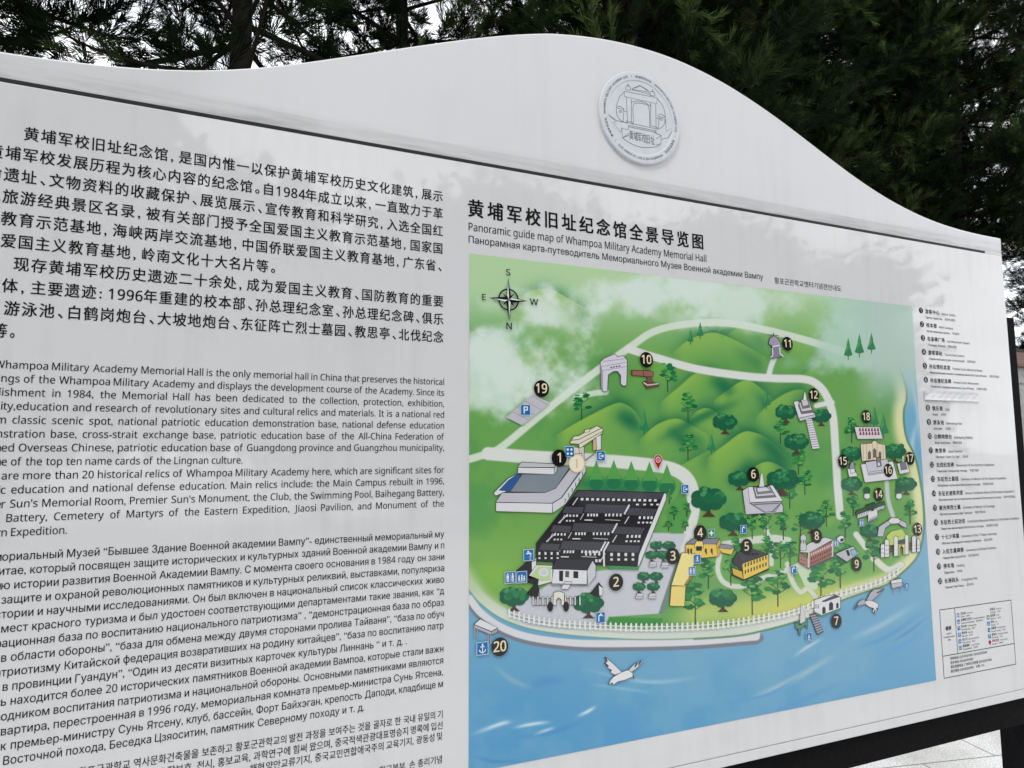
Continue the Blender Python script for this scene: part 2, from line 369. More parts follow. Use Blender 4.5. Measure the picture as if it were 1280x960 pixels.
class Art:
    """a sheet of printed shapes: every shape a flat patch a few microns above the one before it"""
    def __init__(s, y0=-.0005, step=STEP): s.v, s.f, s.c, s.y, s.st = [], [], [], y0, step
    def raw(s, pts, faces, c):
        b = len(s.v); cc = ink(c); s.y -= s.st
        for p in pts: s.v.append((p[0], s.y, p[1])); s.c.append(cc)
        for q in faces: s.f.append([b+i for i in q])
    def patches(s, q, groups, c, off, S):
        """lettering, drawn again a hair to each side where the face is bold"""
        sh = [(0, 0)] if off == 0 else [(-off*S, -off*S*.6), (off*S, -off*S*.6), (-off*S, off*S*.6), (off*S, off*S*.6)]
        if 0 < off < .009: sh = [(-off*S, 0), (off*S, 0)]
        cc = ink(c); y0 = s.y
        for dx, dz in sh:
            for gi, g in enumerate(groups):
                used = sorted({i for f in g for i in f}); mp_ = {i: k for k, i in enumerate(used)}; b = len(s.v)
                yy_ = y0-STEP*(1+.25*(gi % 4)); y0 -= STEP*.3
                for i in used: s.v.append((q[i][0]+dx, yy_, q[i][1]+dz)); s.c.append(cc)
                for f in g: s.f.append([b+mp_[i] for i in f])
            y0 -= STEP*.25
    def poly(s, px, c, out=None, ow=.6):
        P = plane(px); s.raw(P, [list(range(len(P)))], c)
        if out is not None: s.line(list(px)+[px[0], px[1]], ow, out)
    def line(s, px, w, c, taper=False):
        p = np.array(px, float)
        if len(p) < 2: return
        d = np.diff(p, axis=0); ln = np.hypot(d[:, 0], d[:, 1]); ln[ln == 0] = 1e-6; d /= ln[:, None]
        n = np.stack([-d[:, 1], d[:, 0]], -1)
        nn = np.concatenate([n[:1], (n[:-1]+n[1:]), n[-1:]])
        nn /= np.maximum(np.hypot(nn[:, 0], nn[:, 1]), .35)[:, None]
        ww = np.full(len(p), w/2.0)
        if taper: ww *= np.sin(np.linspace(.12, math.pi-.12, len(p)))
        A = plane(p+nn*ww[:, None]); B = plane(p-nn*ww[:, None]); k = len(p)
        s.raw(np.concatenate([A, B]), [[i, i+1, k+i+1, k+i] for i in range(k-1)], c)
    def ell(s, cx, cy, rx, ry, c, n=20, rot=0):
        t = np.linspace(0, 2*math.pi, n, endpoint=False); x, y = rx*np.cos(t), ry*np.sin(t)
        s.poly(np.stack([cx+x*math.cos(rot)-y*math.sin(rot), cy+x*math.sin(rot)+y*math.cos(rot)], -1), c)
    def disc(s, x, z, r, c, n=28):
        t = np.linspace(0, 2*math.pi, n, endpoint=False); s.raw(np.stack([x+r*np.cos(t), z+r*np.sin(t)], -1), [list(range(n))], c)
    def bar(s, x0, z0, x1, z1, w, c):
        d = np.array([x1-x0, z1-z0]); d /= np.hypot(*d); n = np.array([-d[1], d[0]])*w/2
        s.raw([(x0+n[0], z0+n[1]), (x1+n[0], z1+n[1]), (x1-n[0], z1-n[1]), (x0-n[0], z0-n[1])], [[0,1,2,3]], c)
    def text(s, t, x, z, S, c, off=0.0, fit=None, sx=1.0, center=False, rot=0.0):
        """one run of lettering, left edge x, baseline z, em S; fit = width to fill"""
        a, fs = glyph(t, off)
        if not len(a): return 0
        x0, x1 = a[:, 0].min(), a[:, 0].max()
        k = S*sx
        if fit: k = fit/(x1-x0)
        q = np.stack([(a[:, 0]-x0)*k, a[:, 1]*S], -1)
        if center: q[:, 0] -= (x1-x0)*k/2
        if rot: q = np.stack([q[:, 0]*math.cos(rot)-q[:, 1]*math.sin(rot), q[:, 0]*math.sin(rot)+q[:, 1]*math.cos(rot)], -1)
        s.patches(q+np.array([x, z]), fs, c, off, S)
        return (x1-x0)*k
    def words(s, line, x0, x1, z, S, c, off=0.0, sx=.90, just=True, hidden=''):
        ws = line.split(); wd = [np.ptp(glyph(w, off)[0][:, 0])*S for w in ws]
        tot = sum(wd); n = len(ws)
        k = sx
        if just:
            if (x1-x0) - tot*k < (n-1)*S*.33: k = ((x1-x0)-(n-1)*S*.33)/tot
            sp = ((x1-x0)-tot*k)/max(n-1, 1)
        else: sp = S*.36*k
        x = x0
        for w, d in zip(ws, wd): s.text(w, x, z, S, c, off, sx=k); x += d*k+sp
        if hidden:
            h = hidden.rstrip(); wd = np.ptp(glyph(h, off)[0][:, 0])*S*k
            s.text(h, x0-wd-(S*.22 if h != hidden else S*.06), z, S, c, off, sx=k)
    def han(s, line, x0, x1, z, S, c, off=0.0, gw=None, kw=.93):
        wt = [.62 if ch in ',。、:' else (.56 if ch.isdigit() else 1.0) for ch in line]
        cell = (x1-x0)/(sum(wt)-.08); x = x0
        for ch, w in zip(line, wt):
            a, fs = glyph(ch, off)
            kx = cell*kw if gw is None else gw
            q = a.copy()
            if ch in ',。、:': q[:, 0] = (q[:, 0]-q[:, 0].min())*kx + x + cell*.08
            elif ch.isdigit(): q[:, 0] = (q[:, 0]-q[:, 0].min())*kx + x + cell*.02
            else: q[:, 0] = (q[:, 0]-.055)*kx + x
            q[:, 1] = q[:, 1]*S + z
            s.patches(q, fs, c, off, S); x += cell*w
    def build(s, name, parent, mat=None):
        me = bpy.data.meshes.new(name); me.from_pydata(s.v, [], s.f); me.update()
        a = me.color_attributes.new('Col', 'FLOAT_COLOR', 'POINT')
        cc = np.ones((len(s.v), 4), np.float32); cc[:, :3] = np.array(s.c); a.data.foreach_set('color', cc.ravel())
        me.polygons.foreach_set('use_smooth', np.zeros(len(me.polygons), bool))
        # faces look towards the reader
        bm = bmesh.new(); bm.from_mesh(me)
        bm.normal_update()
        bad = [q for q in bm.faces if q.normal.y > 0]
        if bad: bmesh.ops.reverse_faces(bm, faces=bad)
        bm.to_mesh(me); bm.free()
        return link(name, me, mat or (M_TEXT if 'lettering' in name or name == 'symbol_key' else M_INK), parent)
K = (24, 24, 30)
def U(x, y=600): return float(plane((x, y))[0])
def Z(x, y): return float(plane((x, y))[1])

# --- Chinese paragraph
zh = [("黄埔军校旧址纪念馆,是国内惟一以保护黄埔军校历史文化建筑,展示", 29.5, 554.3),
      ("黄埔军校发展历程为核心内容的纪念馆。自1984年成立以来,一直致力于革", -16, 554.3),
      ("命遗址、文物资料的收藏保护、展览展示、宣传教育和科学研究,入选全国红", -18, 554.3),
      ("色旅游经典景区名录,被有关部门授予全国爱国主义教育示范基地,国家国", -20, 554.3),
      ("防教育示范基地,海峡两岸交流基地,中国侨联爱国主义教育基地,广东省、", -22, 554.3),
      ("市爱国主义教育基地,岭南文化十大名片等。", -22, 346),
      ("现存黄埔军校历史遗迹二十余处,成为爱国主义教育、国防教育的重要", 16, 555),
      ("载体,主要遗迹:1996年重建的校本部、孙总理纪念室、孙总理纪念碑、俱乐", -21, 555),
      ("部、游泳池、白鹤岗炮台、大坡地炮台、东征阵亡烈士墓园、教思亭、北伐纪念", -33, 555),
      ("碑等。", -28, 20)]
t = Art()
z1, z9 = Z(554, 253.6), Z(554, 429.5); pz = (z1-z9)/8
for i, (ln_, a, b) in enumerate(zh):
    yb = 190+24*i if a else 0
    z = z1-pz*i
    # where that baseline starts on the sheet
    xs = np.linspace(-120, 600, 361); ys = np.array([np.interp(z, plane([(x, 900), (x, 100)])[:, 1], [900, 100]) for x in (a, b)])
    t.han(ln_, U(a, ys[0]), U(b, ys[1]), z+.004, pz*.685, K, off=.011)
t.build('chinese_lettering', board)

# --- English paragraph
en = [("The ", "Whampoa Military Academy Memorial Hall is the only memorial hall in China that preserves the historical", -9, 554.8),
      ("build", "ings of the Whampoa Military Academy and displays the development course of the Academy. Since its", -4, 554.8),
      ("estab", "lishment in 1984, the Memorial Hall has been dedicated to the collection, protection, exhibition,", -3, 554.8),
      ("publici", "ty,education and research of revolutionary sites and cultural relics and materials. It is a national red", 2, 554.8),
      ("touris", "m classic scenic spot, national patriotic education demonstration base, national defense education", -6, 554.8),
      ("demo", "nstration base, cross-strait exchange base, patriotic education base of the All-China Federation of", -6, 554.8),
      ("Return", "ed Overseas Chinese, patriotic education base of Guangdong province and Guangzhou municipality,", 0, 554.8),
      ("on", "e of the top ten name cards of the Lingnan culture.", 0, 302),
      ("There ", "are more than 20 historical relics of Whampoa Military Academy here, which are significant sites for", 0, 554.8),
      ("patrioti", "c education and national defense education. Main relics include: the Main Campus rebuilt in 1996,", -1, 554.8),
      ("Premie", "r Sun's Memorial Room, Premier Sun's Monument, the Club, the Swimming Pool, Baihegang Battery,", 0, 554.5),
      ("", "Battery, Cemetery of Martyrs of the Eastern Expedition,  Jiaosi Pavilion, and Monument of the", 6, 554.5),
      ("Norther", "n Expedition.", 0, 82)]
def yat(x, z):
    q = plane([(x, 1100.), (x, 50.)])[:, 1]; return float(np.interp(z, q, [1100., 50.]))
t = Art(); z1, z2 = Z(554.8, 481.2), Z(554.8, 633.2); pz = (z1-z2)/11
for i, (h, ln_, a, b) in enumerate(en):
    z = z1-pz*i
    t.words(ln_, U(a, yat(a, z)), U(b, yat(b, z)), z, pz*.78, K, off=.004, hidden=h)
t.build('english_lettering', board)

# --- Russian and Korean paragraphs
ru = [("Мем", "ориальный Музей “Бывшее Здание Военной академии Вампу”- единственный мемориальный му", 1, 555),
      ("зей в К", "итае, который посвящен защите исторических и культурных зданий Военной академии Вампу и п", -3, 555),
      ("изучени", "ю истории развития Военной Академии Вампу. С момента своего основания в 1984 году он зани", 0, 555),
      ("", "защите и охраной революционных памятников и культурных реликвий, выставками, популяриза", 0, 555),
      ("ис", "тории и научными исследованиями. Он был включен в национальный список классических живо", 0, 554.8),
      ("", "мест красного туризма и был удостоен соответствующими департаментами такие звания, как “д", 0, 554.8),
      ("демонстр", "ационная база по воспитанию национального патриотизма” , “демонстрационная база по образ", 1, 554.5),
      ("", "в области обороны”, “база для обмена между двумя сторонами пролива Тайваня”, “база по обуч", 0, 554.5),
      ("па", "триотизму Китайской федерация возвративших на родину китайцев”, “база по воспитанию патр", 0, 554.2),
      ("", "в провинции Гуандун”, “Один из десяти визитных карточек культуры Линнань “ и т. д. .", 2, 508),
      ("Здес", "ь находится более 20 исторических памятников Военной академии Вампоа, которые стали важн", 0, 554),
      ("пров", "одником воспитания патриотизма и национальной обороны. Основными памятниками являются", 0, 553.8),
      ("к", "вартира, перестроенная в 1996 году, мемориальная комната премьер-министра Сунь Ятсена,", 0, 553.5),
      ("", "к премьер-министру Сунь Ятсену, клуб, бассейн, Форт Байхэган, крепость Даподи, кладбище м", 0, 553.5),
      ("", "Восточной похода, Беседка Цзяоситин, памятник Северному походу и т. д.", 3, 454.7)]
t = Art(); z1, z2 = Z(554.8, 671.3), Z(554.8, 858.3); pz = (z1-z2)/13
for i, (h, ln_, a, b) in enumerate(ru):
    z = z1-pz*i
    t.words(ln_, U(a, yat(a, z)), U(b, yat(b, z)), z, pz*.80, K, off=.004, hidden=h)
t.build('russian_lettering', board)
ko = [("황포군관학교옛터기념관", "은 황포군관학교 역사문화건축물을 보존하고 황포군관학교의 발전 과정을 보여주는 것을 골자로 한 국내 유일의 기", 82, 553, 897.0),
      ("자료 소장", "보호, 전시, 홍보교육, 과학연구에 힘써 왔으며, 중국적색관광대표명승지 명록에 입선", 219, 553, 910.8),
      ("해협 ", "양안교류기지, 중국교민연합애국주의 교육기지, 광둥성 및", 332, 552.5, 924.3),
      ("", "학교본부, 손 총리기념", 474, 552, 953.2)]
t = Art()
for h, ln_, a, b, yb in ko:
    if not h: t.build('korean_lettering', board); t = Art()
    z = Z(553, yb); t.words(ln_, U(a, yat(a, z)), U(b, yat(b, z)), z+.001, .0182, K, off=.006, hidden=h)
t.build('korean_lettering', board)

# --- headings over the map
t = Art()
za = (Z(595, 269.5)+Z(873, 311.5))/2
t.han("黄埔军校旧址纪念馆全景导览图", U(585.5, 260), U(882, 302), za+.002, .0462, K, off=.024, kw=.84)
t.build('title_lettering', board); t = Art()
zb = (Z(586, 288.3)+Z(882, 327.3))/2
t.text("Panoramic guide map of Whampoa Military Academy Memorial Hall", U(585.8, 280), zb, .0270, K, .004, fit=U(882.6, 322)-U(585.8, 280))
zc = (Z(586, 303.2)+Z(953, 349.8))/2
t.text("Панорамная карта-путеводитель Мемориального Музея Военной академии Вампу", U(585.8, 297), zc, .0240, K, .004, fit=U(953.7, 345)-U(585.8, 297))
t.build('subtitle_lettering', board); t = Art()
zd = (Z(968, 354.5)+Z(1050, 363))/2
t.text("황포군관학교옛터기념관안내도", U(968, 350), zd, .0205, K, .004, fit=U(1051.2, 358)-U(968, 350))
t.build('heading_lettering', board)

# ------------------------------------------------------------------ map: painted ground sheet
MX0, MX1, MZ0, MZ1 = .3659*D, 1.3818*D, EYE-.4611*D, EYE+.3168*D
NX, NZ = 860, 660
gx = np.linspace(MX0, MX1, NX); gz = np.linspace(MZ1, MZ0, NZ)
XX, ZZ = np.meshgrid(gx, gz)
PX, PY = survey(XX, ZZ)
rng = np.random.default_rng(7)
def vnoise(x, y, seed):
    r = np.random.default_rng(seed).random((64, 64))
    xi = np.floor(x).astype(int); yi = np.floor(y).astype(int); fx = x-xi; fy = y-yi
    fx = fx*fx*(3-2*fx); fy = fy*fy*(3-2*fy)
    g = lambda a, b: r[a % 64, b % 64]
    return (g(xi, yi)*(1-fx)+g(xi+1, yi)*fx)*(1-fy)+(g(xi, yi+1)*(1-fx)+g(xi+1, yi+1)*fx)*fy
def fbm(sc_, seed, oc=5, ax=1.0):
    s = 0; a = .5
    for o in range(oc): s = s+a*vnoise(PX/sc_*2**o*ax, PY/sc_*2**o, seed+o); a *= .55
    return s
def sst(e0, e1, x):
    t_ = np.clip((x-e0)/(e1-e0), 0, 1); return t_*t_*(3-2*t_)
IMG = np.zeros((NZ, NX, 3)); 
def mixin(c, a):
    global IMG
    IMG = IMG*(1-a[..., None])+np.array(c, float)*a[..., None]
def spline(p, n=8):
    p = np.array(p, float); out = []
    q = np.vstack([2*p[0]-p[1], p, 2*p[-1]-p[-2]])
    for i in range(1, len(q)-2):
        for t_ in np.linspace(0, 1, n, endpoint=False):
            a, b, c, d = q[i-1], q[i], q[i+1], q[i+2]
            out.append(.5*((2*b)+(c-a)*t_+(2*a-5*b+4*c-d)*t_**2+(3*b-a-3*c+d)*t_**3))
    out.append(p[-1]); return np.array(out)
def pdist(pl):
    """distance of every sheet point to a polyline, and the run along it (0..1)"""
    pl = np.array(pl, float); best = np.full(PX.shape, 1e9); run = np.zeros(PX.shape); n = len(pl)-1
    x0, y0 = pl.min(0)-45; x1, y1 = pl.max(0)+45
    msk = (PX > x0) & (PX < x1) & (PY > y0) & (PY < y1)
    px, py = PX[msk], PY[msk]; bb = np.full(px.shape, 1e9); rr = np.zeros(px.shape)
    for i in range(n):
        a, b = pl[i], pl[i+1]; d = b-a; l2 = max(d @ d, 1e-9)
        t_ = np.clip(((px-a[0])*d[0]+(py-a[1])*d[1])/l2, 0, 1)
        e = np.hypot(px-a[0]-t_*d[0], py-a[1]-t_*d[1]); k = e < bb
        bb[k] = e[k]; rr[k] = (i+t_[k])/n
    best[msk] = bb; run[msk] = rr; return best, run
def inside(pl):
    pl = np.array(pl, float); x, y = PX, PY; r = np.zeros(PX.shape, bool); j = len(pl)-1
    for i in range(len(pl)):
        xi, yi = pl[i]; xj, yj = pl[j]
        if yi != yj: r ^= ((yi > y) != (yj > y)) & (x < (xj-xi)*(y-yi)/(yj-yi)+xi)
        j = i
    return r
def soft(pl, w=1.0):
    i = inside(pl); d, _ = pdist(list(pl)+[pl[0]]); return sst(-w, w, np.where(i, d, -d))
def stroke(pl, w, c, a=1.0, edge=.8, taper=False):
    d, r = pdist(pl); ww = w/2*(np.sin(np.pi*np.clip(r, .02, .98)) if taper else 1)
    mixin(c, a*sst(edge, -edge, d-ww))
# water
wn_ = fbm(60, 3, 4)
g = np.clip((PY-640)/320, 0, 1)
IMG[:] = (118, 173, 205)
mixin((84, 156, 203), sst(.25, 1, g+.35*(fbm(120, 9, 3, .5)-.5)))
mixin((150, 190, 205), .25*sst(.5, .8, wn_))
for p, w, c, a in [([(590,918),(625,905),(640,902)],6,(205,228,238),.8), ([(640,910),(665,905),(690,902)],5,(210,232,240),.85), ([(665,920),(680,914),(695,909)],5,(205,228,240),.75),
                   ([(590,945),(620,952),(660,950)],6,(70,140,195),.6), ([(630,924),(690,915),(735,898)],7,(72,142,197),.5), ([(720,896),(735,889),(746,882)],5,(215,232,240),.8),
                   ([(655,862),(680,852),(712,850)],14,(85,150,205),.7), ([(730,836),(790,850),(830,852),(875,846)],6,(165,202,222),.6), ([(735,855),(775,860),(815,866)],5,(150,195,220),.5),
                   ([(615,830),(640,850),(670,862)],8,(150,190,200),.45), ([(930,878),(990,850),(1050,815)],9,(185,205,205),.6), ([(900,880),(960,868),(1010,838)],6,(95,160,210),.7),
                   ([(990,822),(1010,808),(1028,798)],5,(190,215,225),.7), ([(1060,800),(1100,782),(1150,752)],9,(165,200,220),.6), ([(1065,812),(1110,795),(1160,760)],7,(85,155,205),.5),
                   ([(1085,825),(1130,806),(1165,775)],9,(95,165,215),.6), ([(1115,802),(1135,790),(1160,770)],4,(75,140,195),.5), ([(960,895),(1010,872),(1060,850)],8,(90,155,205),.4),
                   ([(1148,520),(1140,560),(1150,600)],7,(190,215,230),.6), ([(1138,470),(1146,510),(1150,560)],6,(185,212,230),.6), ([(1150,640),(1160,680),(1160,720)],8,(130,180,215),.5)]:
    d, r = pdist(spline(p)); mixin(c, min(1, a*1.3)*np.exp(-(d/(w*.42))**2)*np.sin(np.pi*np.clip(r, .03, .97)))
# land
coast = spline([(575,722),(587,740),(600,755),(625,773),(660,786),(700,793),(740,797),(800,800),(860,799),(920,795),(960,787),(1000,776),(1025,768),(1050,752),(1080,741),(1110,730),(1130,714),(1145,698),(1152,680),(1155,650),(1152,612),(1144,572),(1134,550),(1130,530),(1130,512),(1133,500),(1132,482),(1121,452),(1106,424),(1094,402)])
land = list(map(tuple, coast))+[(1094,330),(1150,330),(1150,250),(540,250),(540,722)]
quay = list(map(tuple, spline([(587,748),(600,765),(625,783),(660,796),(710,803),(760,804.5),(860,802.5),(945,796)])))
stroke([(a, b+3.5) for a, b in quay]+[(948.5,797)], 12, (126,128,140), .95)
stroke(quay+[(946,790)], 9, (222,222,226))
la = soft(land, 1.0)
LND = IMG.copy(); SAVE = IMG
IMG = np.zeros_like(SAVE); IMG[:] = (112, 168, 92)
yy = PY
mixin((124, 176, 90), sst(560, 700, PY)*sst(760, 640, PX))
mixin((88, 154, 92), .7*sst(.45, .75, fbm(70, 21, 4)))
mixin((140, 190, 80), .7*sst(.55, .8, fbm(90, 31, 3)))
mixin((188, 220, 174), sst(460, 350, PY)*.95)
mixin((205, 215, 120), .75*np.exp(-((PY-(770-(PX-850)*.13))/22)**2)*sst(830, 870, PX))
mixin((236, 220, 110), .85*np.exp(-((PY-(760-(PX-1000)*.22))/17)**2)*sst(880, 960, PX)*(.5+.6*fbm(40, 77, 3)))
mixin((120, 180, 90), .5*np.exp(-((PY-700)/25)**2)*sst(840, 870, PX))
# ridges of the hills: (ridge line, shade below, light width, dark width)
ridges = [([(696,543),(728,524),(766,505),(779,504),(792,512),(803,528)],1.0), ([(799,549),(822,530),(845,523),(862,530),(884,542)],1.0), ([(826,502),(850,482),(868,467),(886,463),(900,468),(918,476)],.9),
          ([(862,523),(872,513),(885,510),(900,518),(925,535)],.9), ([(892,500),(910,487),(925,477),(938,476),(952,486),(968,500)],1.0), ([(884,572),(905,556),(928,540),(945,541),(962,550),(985,570)],1.0),
          ([(945,520),(965,502),(985,490),(1002,487),(1016,498)],.8), ([(928,600),(945,582),(962,577),(980,586),(990,600)],.9), ([(843,438),(862,424),(885,416),(900,417),(925,428),(958,446)],.8),
          ([(640,375),(668,362),(690,362),(720,378),(745,392)],.55), ([(845,585),(868,572),(890,560)],.5), ([(905,420),(925,408),(938,407),(960,420)],.4), ([(1000,470),(1020,455),(1035,440)],.4),
          ([(620,690),(650,660)],.0)]
for p, k in ridges:
    if k == 0: continue
    s = spline(p); d, r = pdist(s)
    ry = np.interp(PX, s[:, 0], s[:, 1], left=9e9, right=9e9); below = PY-ry
    x0, x1 = s[:, 0].min(), s[:, 0].max(); fx = sst(x0-2, x0+14, PX)*sst(x1+2, x1-14, PX)
    up = below < 0
    mixin((42, 112, 80), np.where(up, .85*k*np.exp(-(d/8)**1.3)*np.sin(np.pi*np.clip(r, .04, .96))**.6, 0))
    lf = sst(x1, x0+.35*(x1-x0), PX)
    mixin((150, 192, 88), np.where(~up & (below < 80), .95*k*fx*np.exp(-np.clip(below, 0, 99)/26)*(.35+.65*lf), 0))
    mixin((50, 124, 86), np.where(~up & (below < 60), .75*k*fx*np.exp(-((below-14)/11)**2)*sst(x0+.5*(x1-x0), x1-4, PX), 0))
    stroke(s, 1.2, (62, 128, 78), .6*k, .9, True)
for p, w in [([(768,518),(785,526),(800,540)],9), ([(830,535),(852,548),(868,562)],9), ([(815,555),(880,520),(930,500)],6), ([(905,610),(930,590),(945,572)],10), ([(940,545),(965,560),(990,590)],10),
             ([(885,470),(905,482),(918,498)],9), ([(690,595),(760,610),(830,612)],10)]:
    d, r = pdist(spline(p)); mixin((42, 114, 82), .8*np.exp(-(d/w)**2)*np.sin(np.pi*np.clip(r, .03, .97)))
# sandy shore
sd = pdist(coast)[0]
mixin((232, 228, 178), sst(20, 6, sd)*sst(900, 1000, PX)*sst(440, 500, PY)*.95)
mixin((222, 226, 200), sst(26, 8, sd)*sst(900, 760, PX)*.5)
mixin((222, 226, 222), sst(17, 11, sd)*sst(700, 780, PY)*sst(1135, 1100, PX)*.9)
# roads
WR = (224, 228, 222)
roads = [([(575,577),(600,570),(625,560),(680,515),(740,468),(790,432),(812,417),(835,409),(870,404),(910,404),(960,413),(1010,426),(1055,440)],9,(214,228,208)),
         ([(610,567),(660,571),(720,574),(770,577),(820,582),(845,588),(860,600),(866,618),(866,640),(860,665),(856,690)],16,WR),
         ([(785,436),(820,447),(870,461),(930,470),(970,473),(1005,474),(1022,481),(1034,497),(1041,520),(1044,560),(1047,610),(1050,645)],9.5,WR),
         ([(968,447),(964,457),(961,468)],6.5,WR), ([(720,497),(740,492),(757,490)],7,(205,225,200)), ([(1020,507),(1040,503)],6,WR),
         ([(905,681),(960,673),(985,676)],9,(214,222,206)), ([(900,690),(897,712),(905,728),(925,733),(955,722),(985,712),(1000,706)],6,(216,222,208)), ([(964,705),(964,685),(958,662),(952,640),(965,640)],5.5,(216,222,210)),
         ([(984,705),(990,726),(1000,740),(1010,736),(1022,750)],6,(214,222,200)), ([(1070,668),(1082,684)],7,(220,224,212)), ([(1092,698),(1110,712),(1126,706)],8,(222,226,210)), ([(1108,600),(1110,625),(1116,645)],5,(200,206,206)), ([(1000,705),(1030,690)],6,(214,222,206))]
for p, w, c in roads:
    s = spline(p); stroke(s, w+1.6, (150, 175, 140), .6); 
for p, w, c in roads:
    stroke(spline(p), w, c)
# plaza and courts
def fill(pl, c, w=.8): mixin(c, soft(pl, w))
fill([(816,666),(858,667),(849,690),(823,767),(761,771),(757,786),(700,786),(660,782),(632,765),(646,757),(700,720),(760,712),(800,708)], (204,206,213))
fill([(761,771),(829,773),(826,782),(757,781)], (70,148,72))
fill([(996,712),(1015,695),(1022,690),(1028,715),(1020,738),(1006,733)], (205,222,190))
fill([(848,692),(857,692),(830,767),(823,767)], (120,140,135))
fill([(852,610),(864,640),(854,667),(838,667),(832,640)], (92,160,84))
# clouds of mist over the upper map
cl = fbm(55, 55, 6); cl2 = fbm(26, 91, 5)
def mist(cx, cy, rx, ry, a, c=(222, 236, 228)):
    q = np.hypot((PX-cx)/rx, (PY-cy)/ry); mixin(c, a*sst(1.15, .35, q+(cl-.48)*1.9+(cl2-.48)*.7))
mist(660, 440, 100, 66, .9); mist(610, 470, 64, 64, .8); mist(795, 365, 100, 46, .95); mist(930, 383, 100, 38, .85); mist(1060, 420, 75, 62, .9, (186, 216, 200)); mist(1090, 385, 70, 40, .8, (190, 220, 208)); mist(700, 400, 60, 30, .6)
mist(985, 455, 30, 22, .5, (140, 190, 170)); mist(850, 400, 50, 25, .5); mist(620, 380, 50, 25, .35)
mixin((172, 204, 188), sst(1040, 1120, PX)*sst(480, 390, PY)*.9)
stroke(coast, 2.6, (100, 148, 112), .9)
LAND = IMG; IMG = SAVE
IMG = IMG*(1-la[..., None])+LAND*la[..., None]
stroke(coast[int(len(coast)*.28):], 2.4, (96, 140, 104), .85)
mixin((184, 208, 198), sst(530, 445, PY)*sst(1062, 1100, PX))
verts = np.stack([XX.ravel(), np.full(XX.size, -.0006), ZZ.ravel()], -1)
ii = (np.arange(NZ-1)[:, None]*NX+np.arange(NX-1)[None]).ravel()
quads = np.stack([ii, ii+NX, ii+NX+1, ii+1], -1)
site_map = mesh_fast('site_map', verts, quads, M_INK, board, ink(IMG.reshape(-1, 3)), n=4)
site_map['label'] = 'printed green and blue panoramic site map'

# ------------------------------------------------------------------ map: drawn things
def crop(x0, y0, s): return lambda *p: [(x0+a/s, y0+b/s) for a, b in p]
cA, cB, c6, c7 = crop(580,460,4.571), crop(580,640,4.571), crop(840,560,4.364), crop(960,480,3.2)
cT, cU, cV, cM = crop(740,420,6.4), crop(860,400,6.4), crop(820,540,8), crop(640,600,5.055)
cS, cC, cG, cE = crop(940,700,5.818), crop(600,330,10.667), crop(730,430,11.636), crop(940,480,6.857)
cF, cL, cD, cW = crop(1040,500,8), crop(1040,600,6.857), crop(660,530,6.4), crop(580,740,4)
OUT = (52, 50, 54); DK = (46, 44, 48); WH = (224, 224, 228); LV = (198, 196, 206)
R = random.Random(4)
def new(y=-.0008, step=STEP): return Art(y, step)
# trees
tr = new(-.0008, 1e-6)
def conifer(x, y, h, w, c=(58,134,92), a2=(84,156,92)):
    tr.line([(x, y+h*.6), (x, y+h)], 1.0, (70,100,80))
    tr.poly([(x, y), (x+w*.22, y+h*.38), (x+w*.16, y+h*.37), (x+w*.5, y+h*.78), (x, y+h*.84), (x-w*.5, y+h*.78), (x-w*.16, y+h*.37), (x-w*.22, y+h*.38)], c)
    tr.poly([(x, y+1), (x+w*.05, y+h*.5), (x-w*.3, y+h*.7), (x-w*.14, y+h*.3)], a2)
for x, y in cD((545,290),(685,285),(825,295),(970,300),(1110,320)):
    tr.ell(x, y+28, 11, 12, (62,138,86)); tr.ell(x, y+30, 9, 7, (48,122,84)); tr.poly([(x,y),(x+5,y+14),(x+9,y+24),(x-9,y+24),(x-5,y+14)], (94,164,88))
for x, y, h, w in [(863,411,20,8),(875,402,22,9),(805,512,32,13),(889,542,26,12),(957.6,484,28,11),(1060,422,28,11),(1074,417,30,12),(1089,416,26,11),(1093,508,28,12),(1104,516,32,14),(1064,520,26,12)]:
    conifer(x, y, h, w)
def tuft(x, y, w, h, c):
    n = 11; pts = []
    for k in range(n):
        t_ = 2*math.pi*k/n; r = 1+R.uniform(-.22, .22); pts.append((x+w*r*math.cos(t_), y+h*r*math.sin(t_)*(.7 if math.sin(t_) > 0 else 1)))
    tr.poly(pts, c)
def spread(x, y, w, h):
    tr.line([(x, y-h*.2), (x+.3, y+h*.55)], 1.3, (72,80,66))
    for k in range(3): tr.line([(x, y+h*(.22-.13*k)), (x+w*.3*(-1)**k, y+h*(.08-.15*k))], .7, (72,84,66))
    for k in range(9):
        f_ = k/8; a = R.uniform(-1, 1)
        tuft(x+a*w*.36*(1-.45*f_), y+h*(.16-.5*f_), w*R.uniform(.13, .2), h*R.uniform(.06, .095), R.choice([(46,122,74),(38,108,68),(58,138,76)]))
    for k in range(7):
        f_ = k/6; a = R.uniform(-1, 1)
        tuft(x+a*w*.32*(1-.4*f_), y+h*(.1-.52*f_), w*R.uniform(.08, .13), h*R.uniform(.03, .05), R.choice([(92,168,84),(74,154,80),(110,180,96)]))
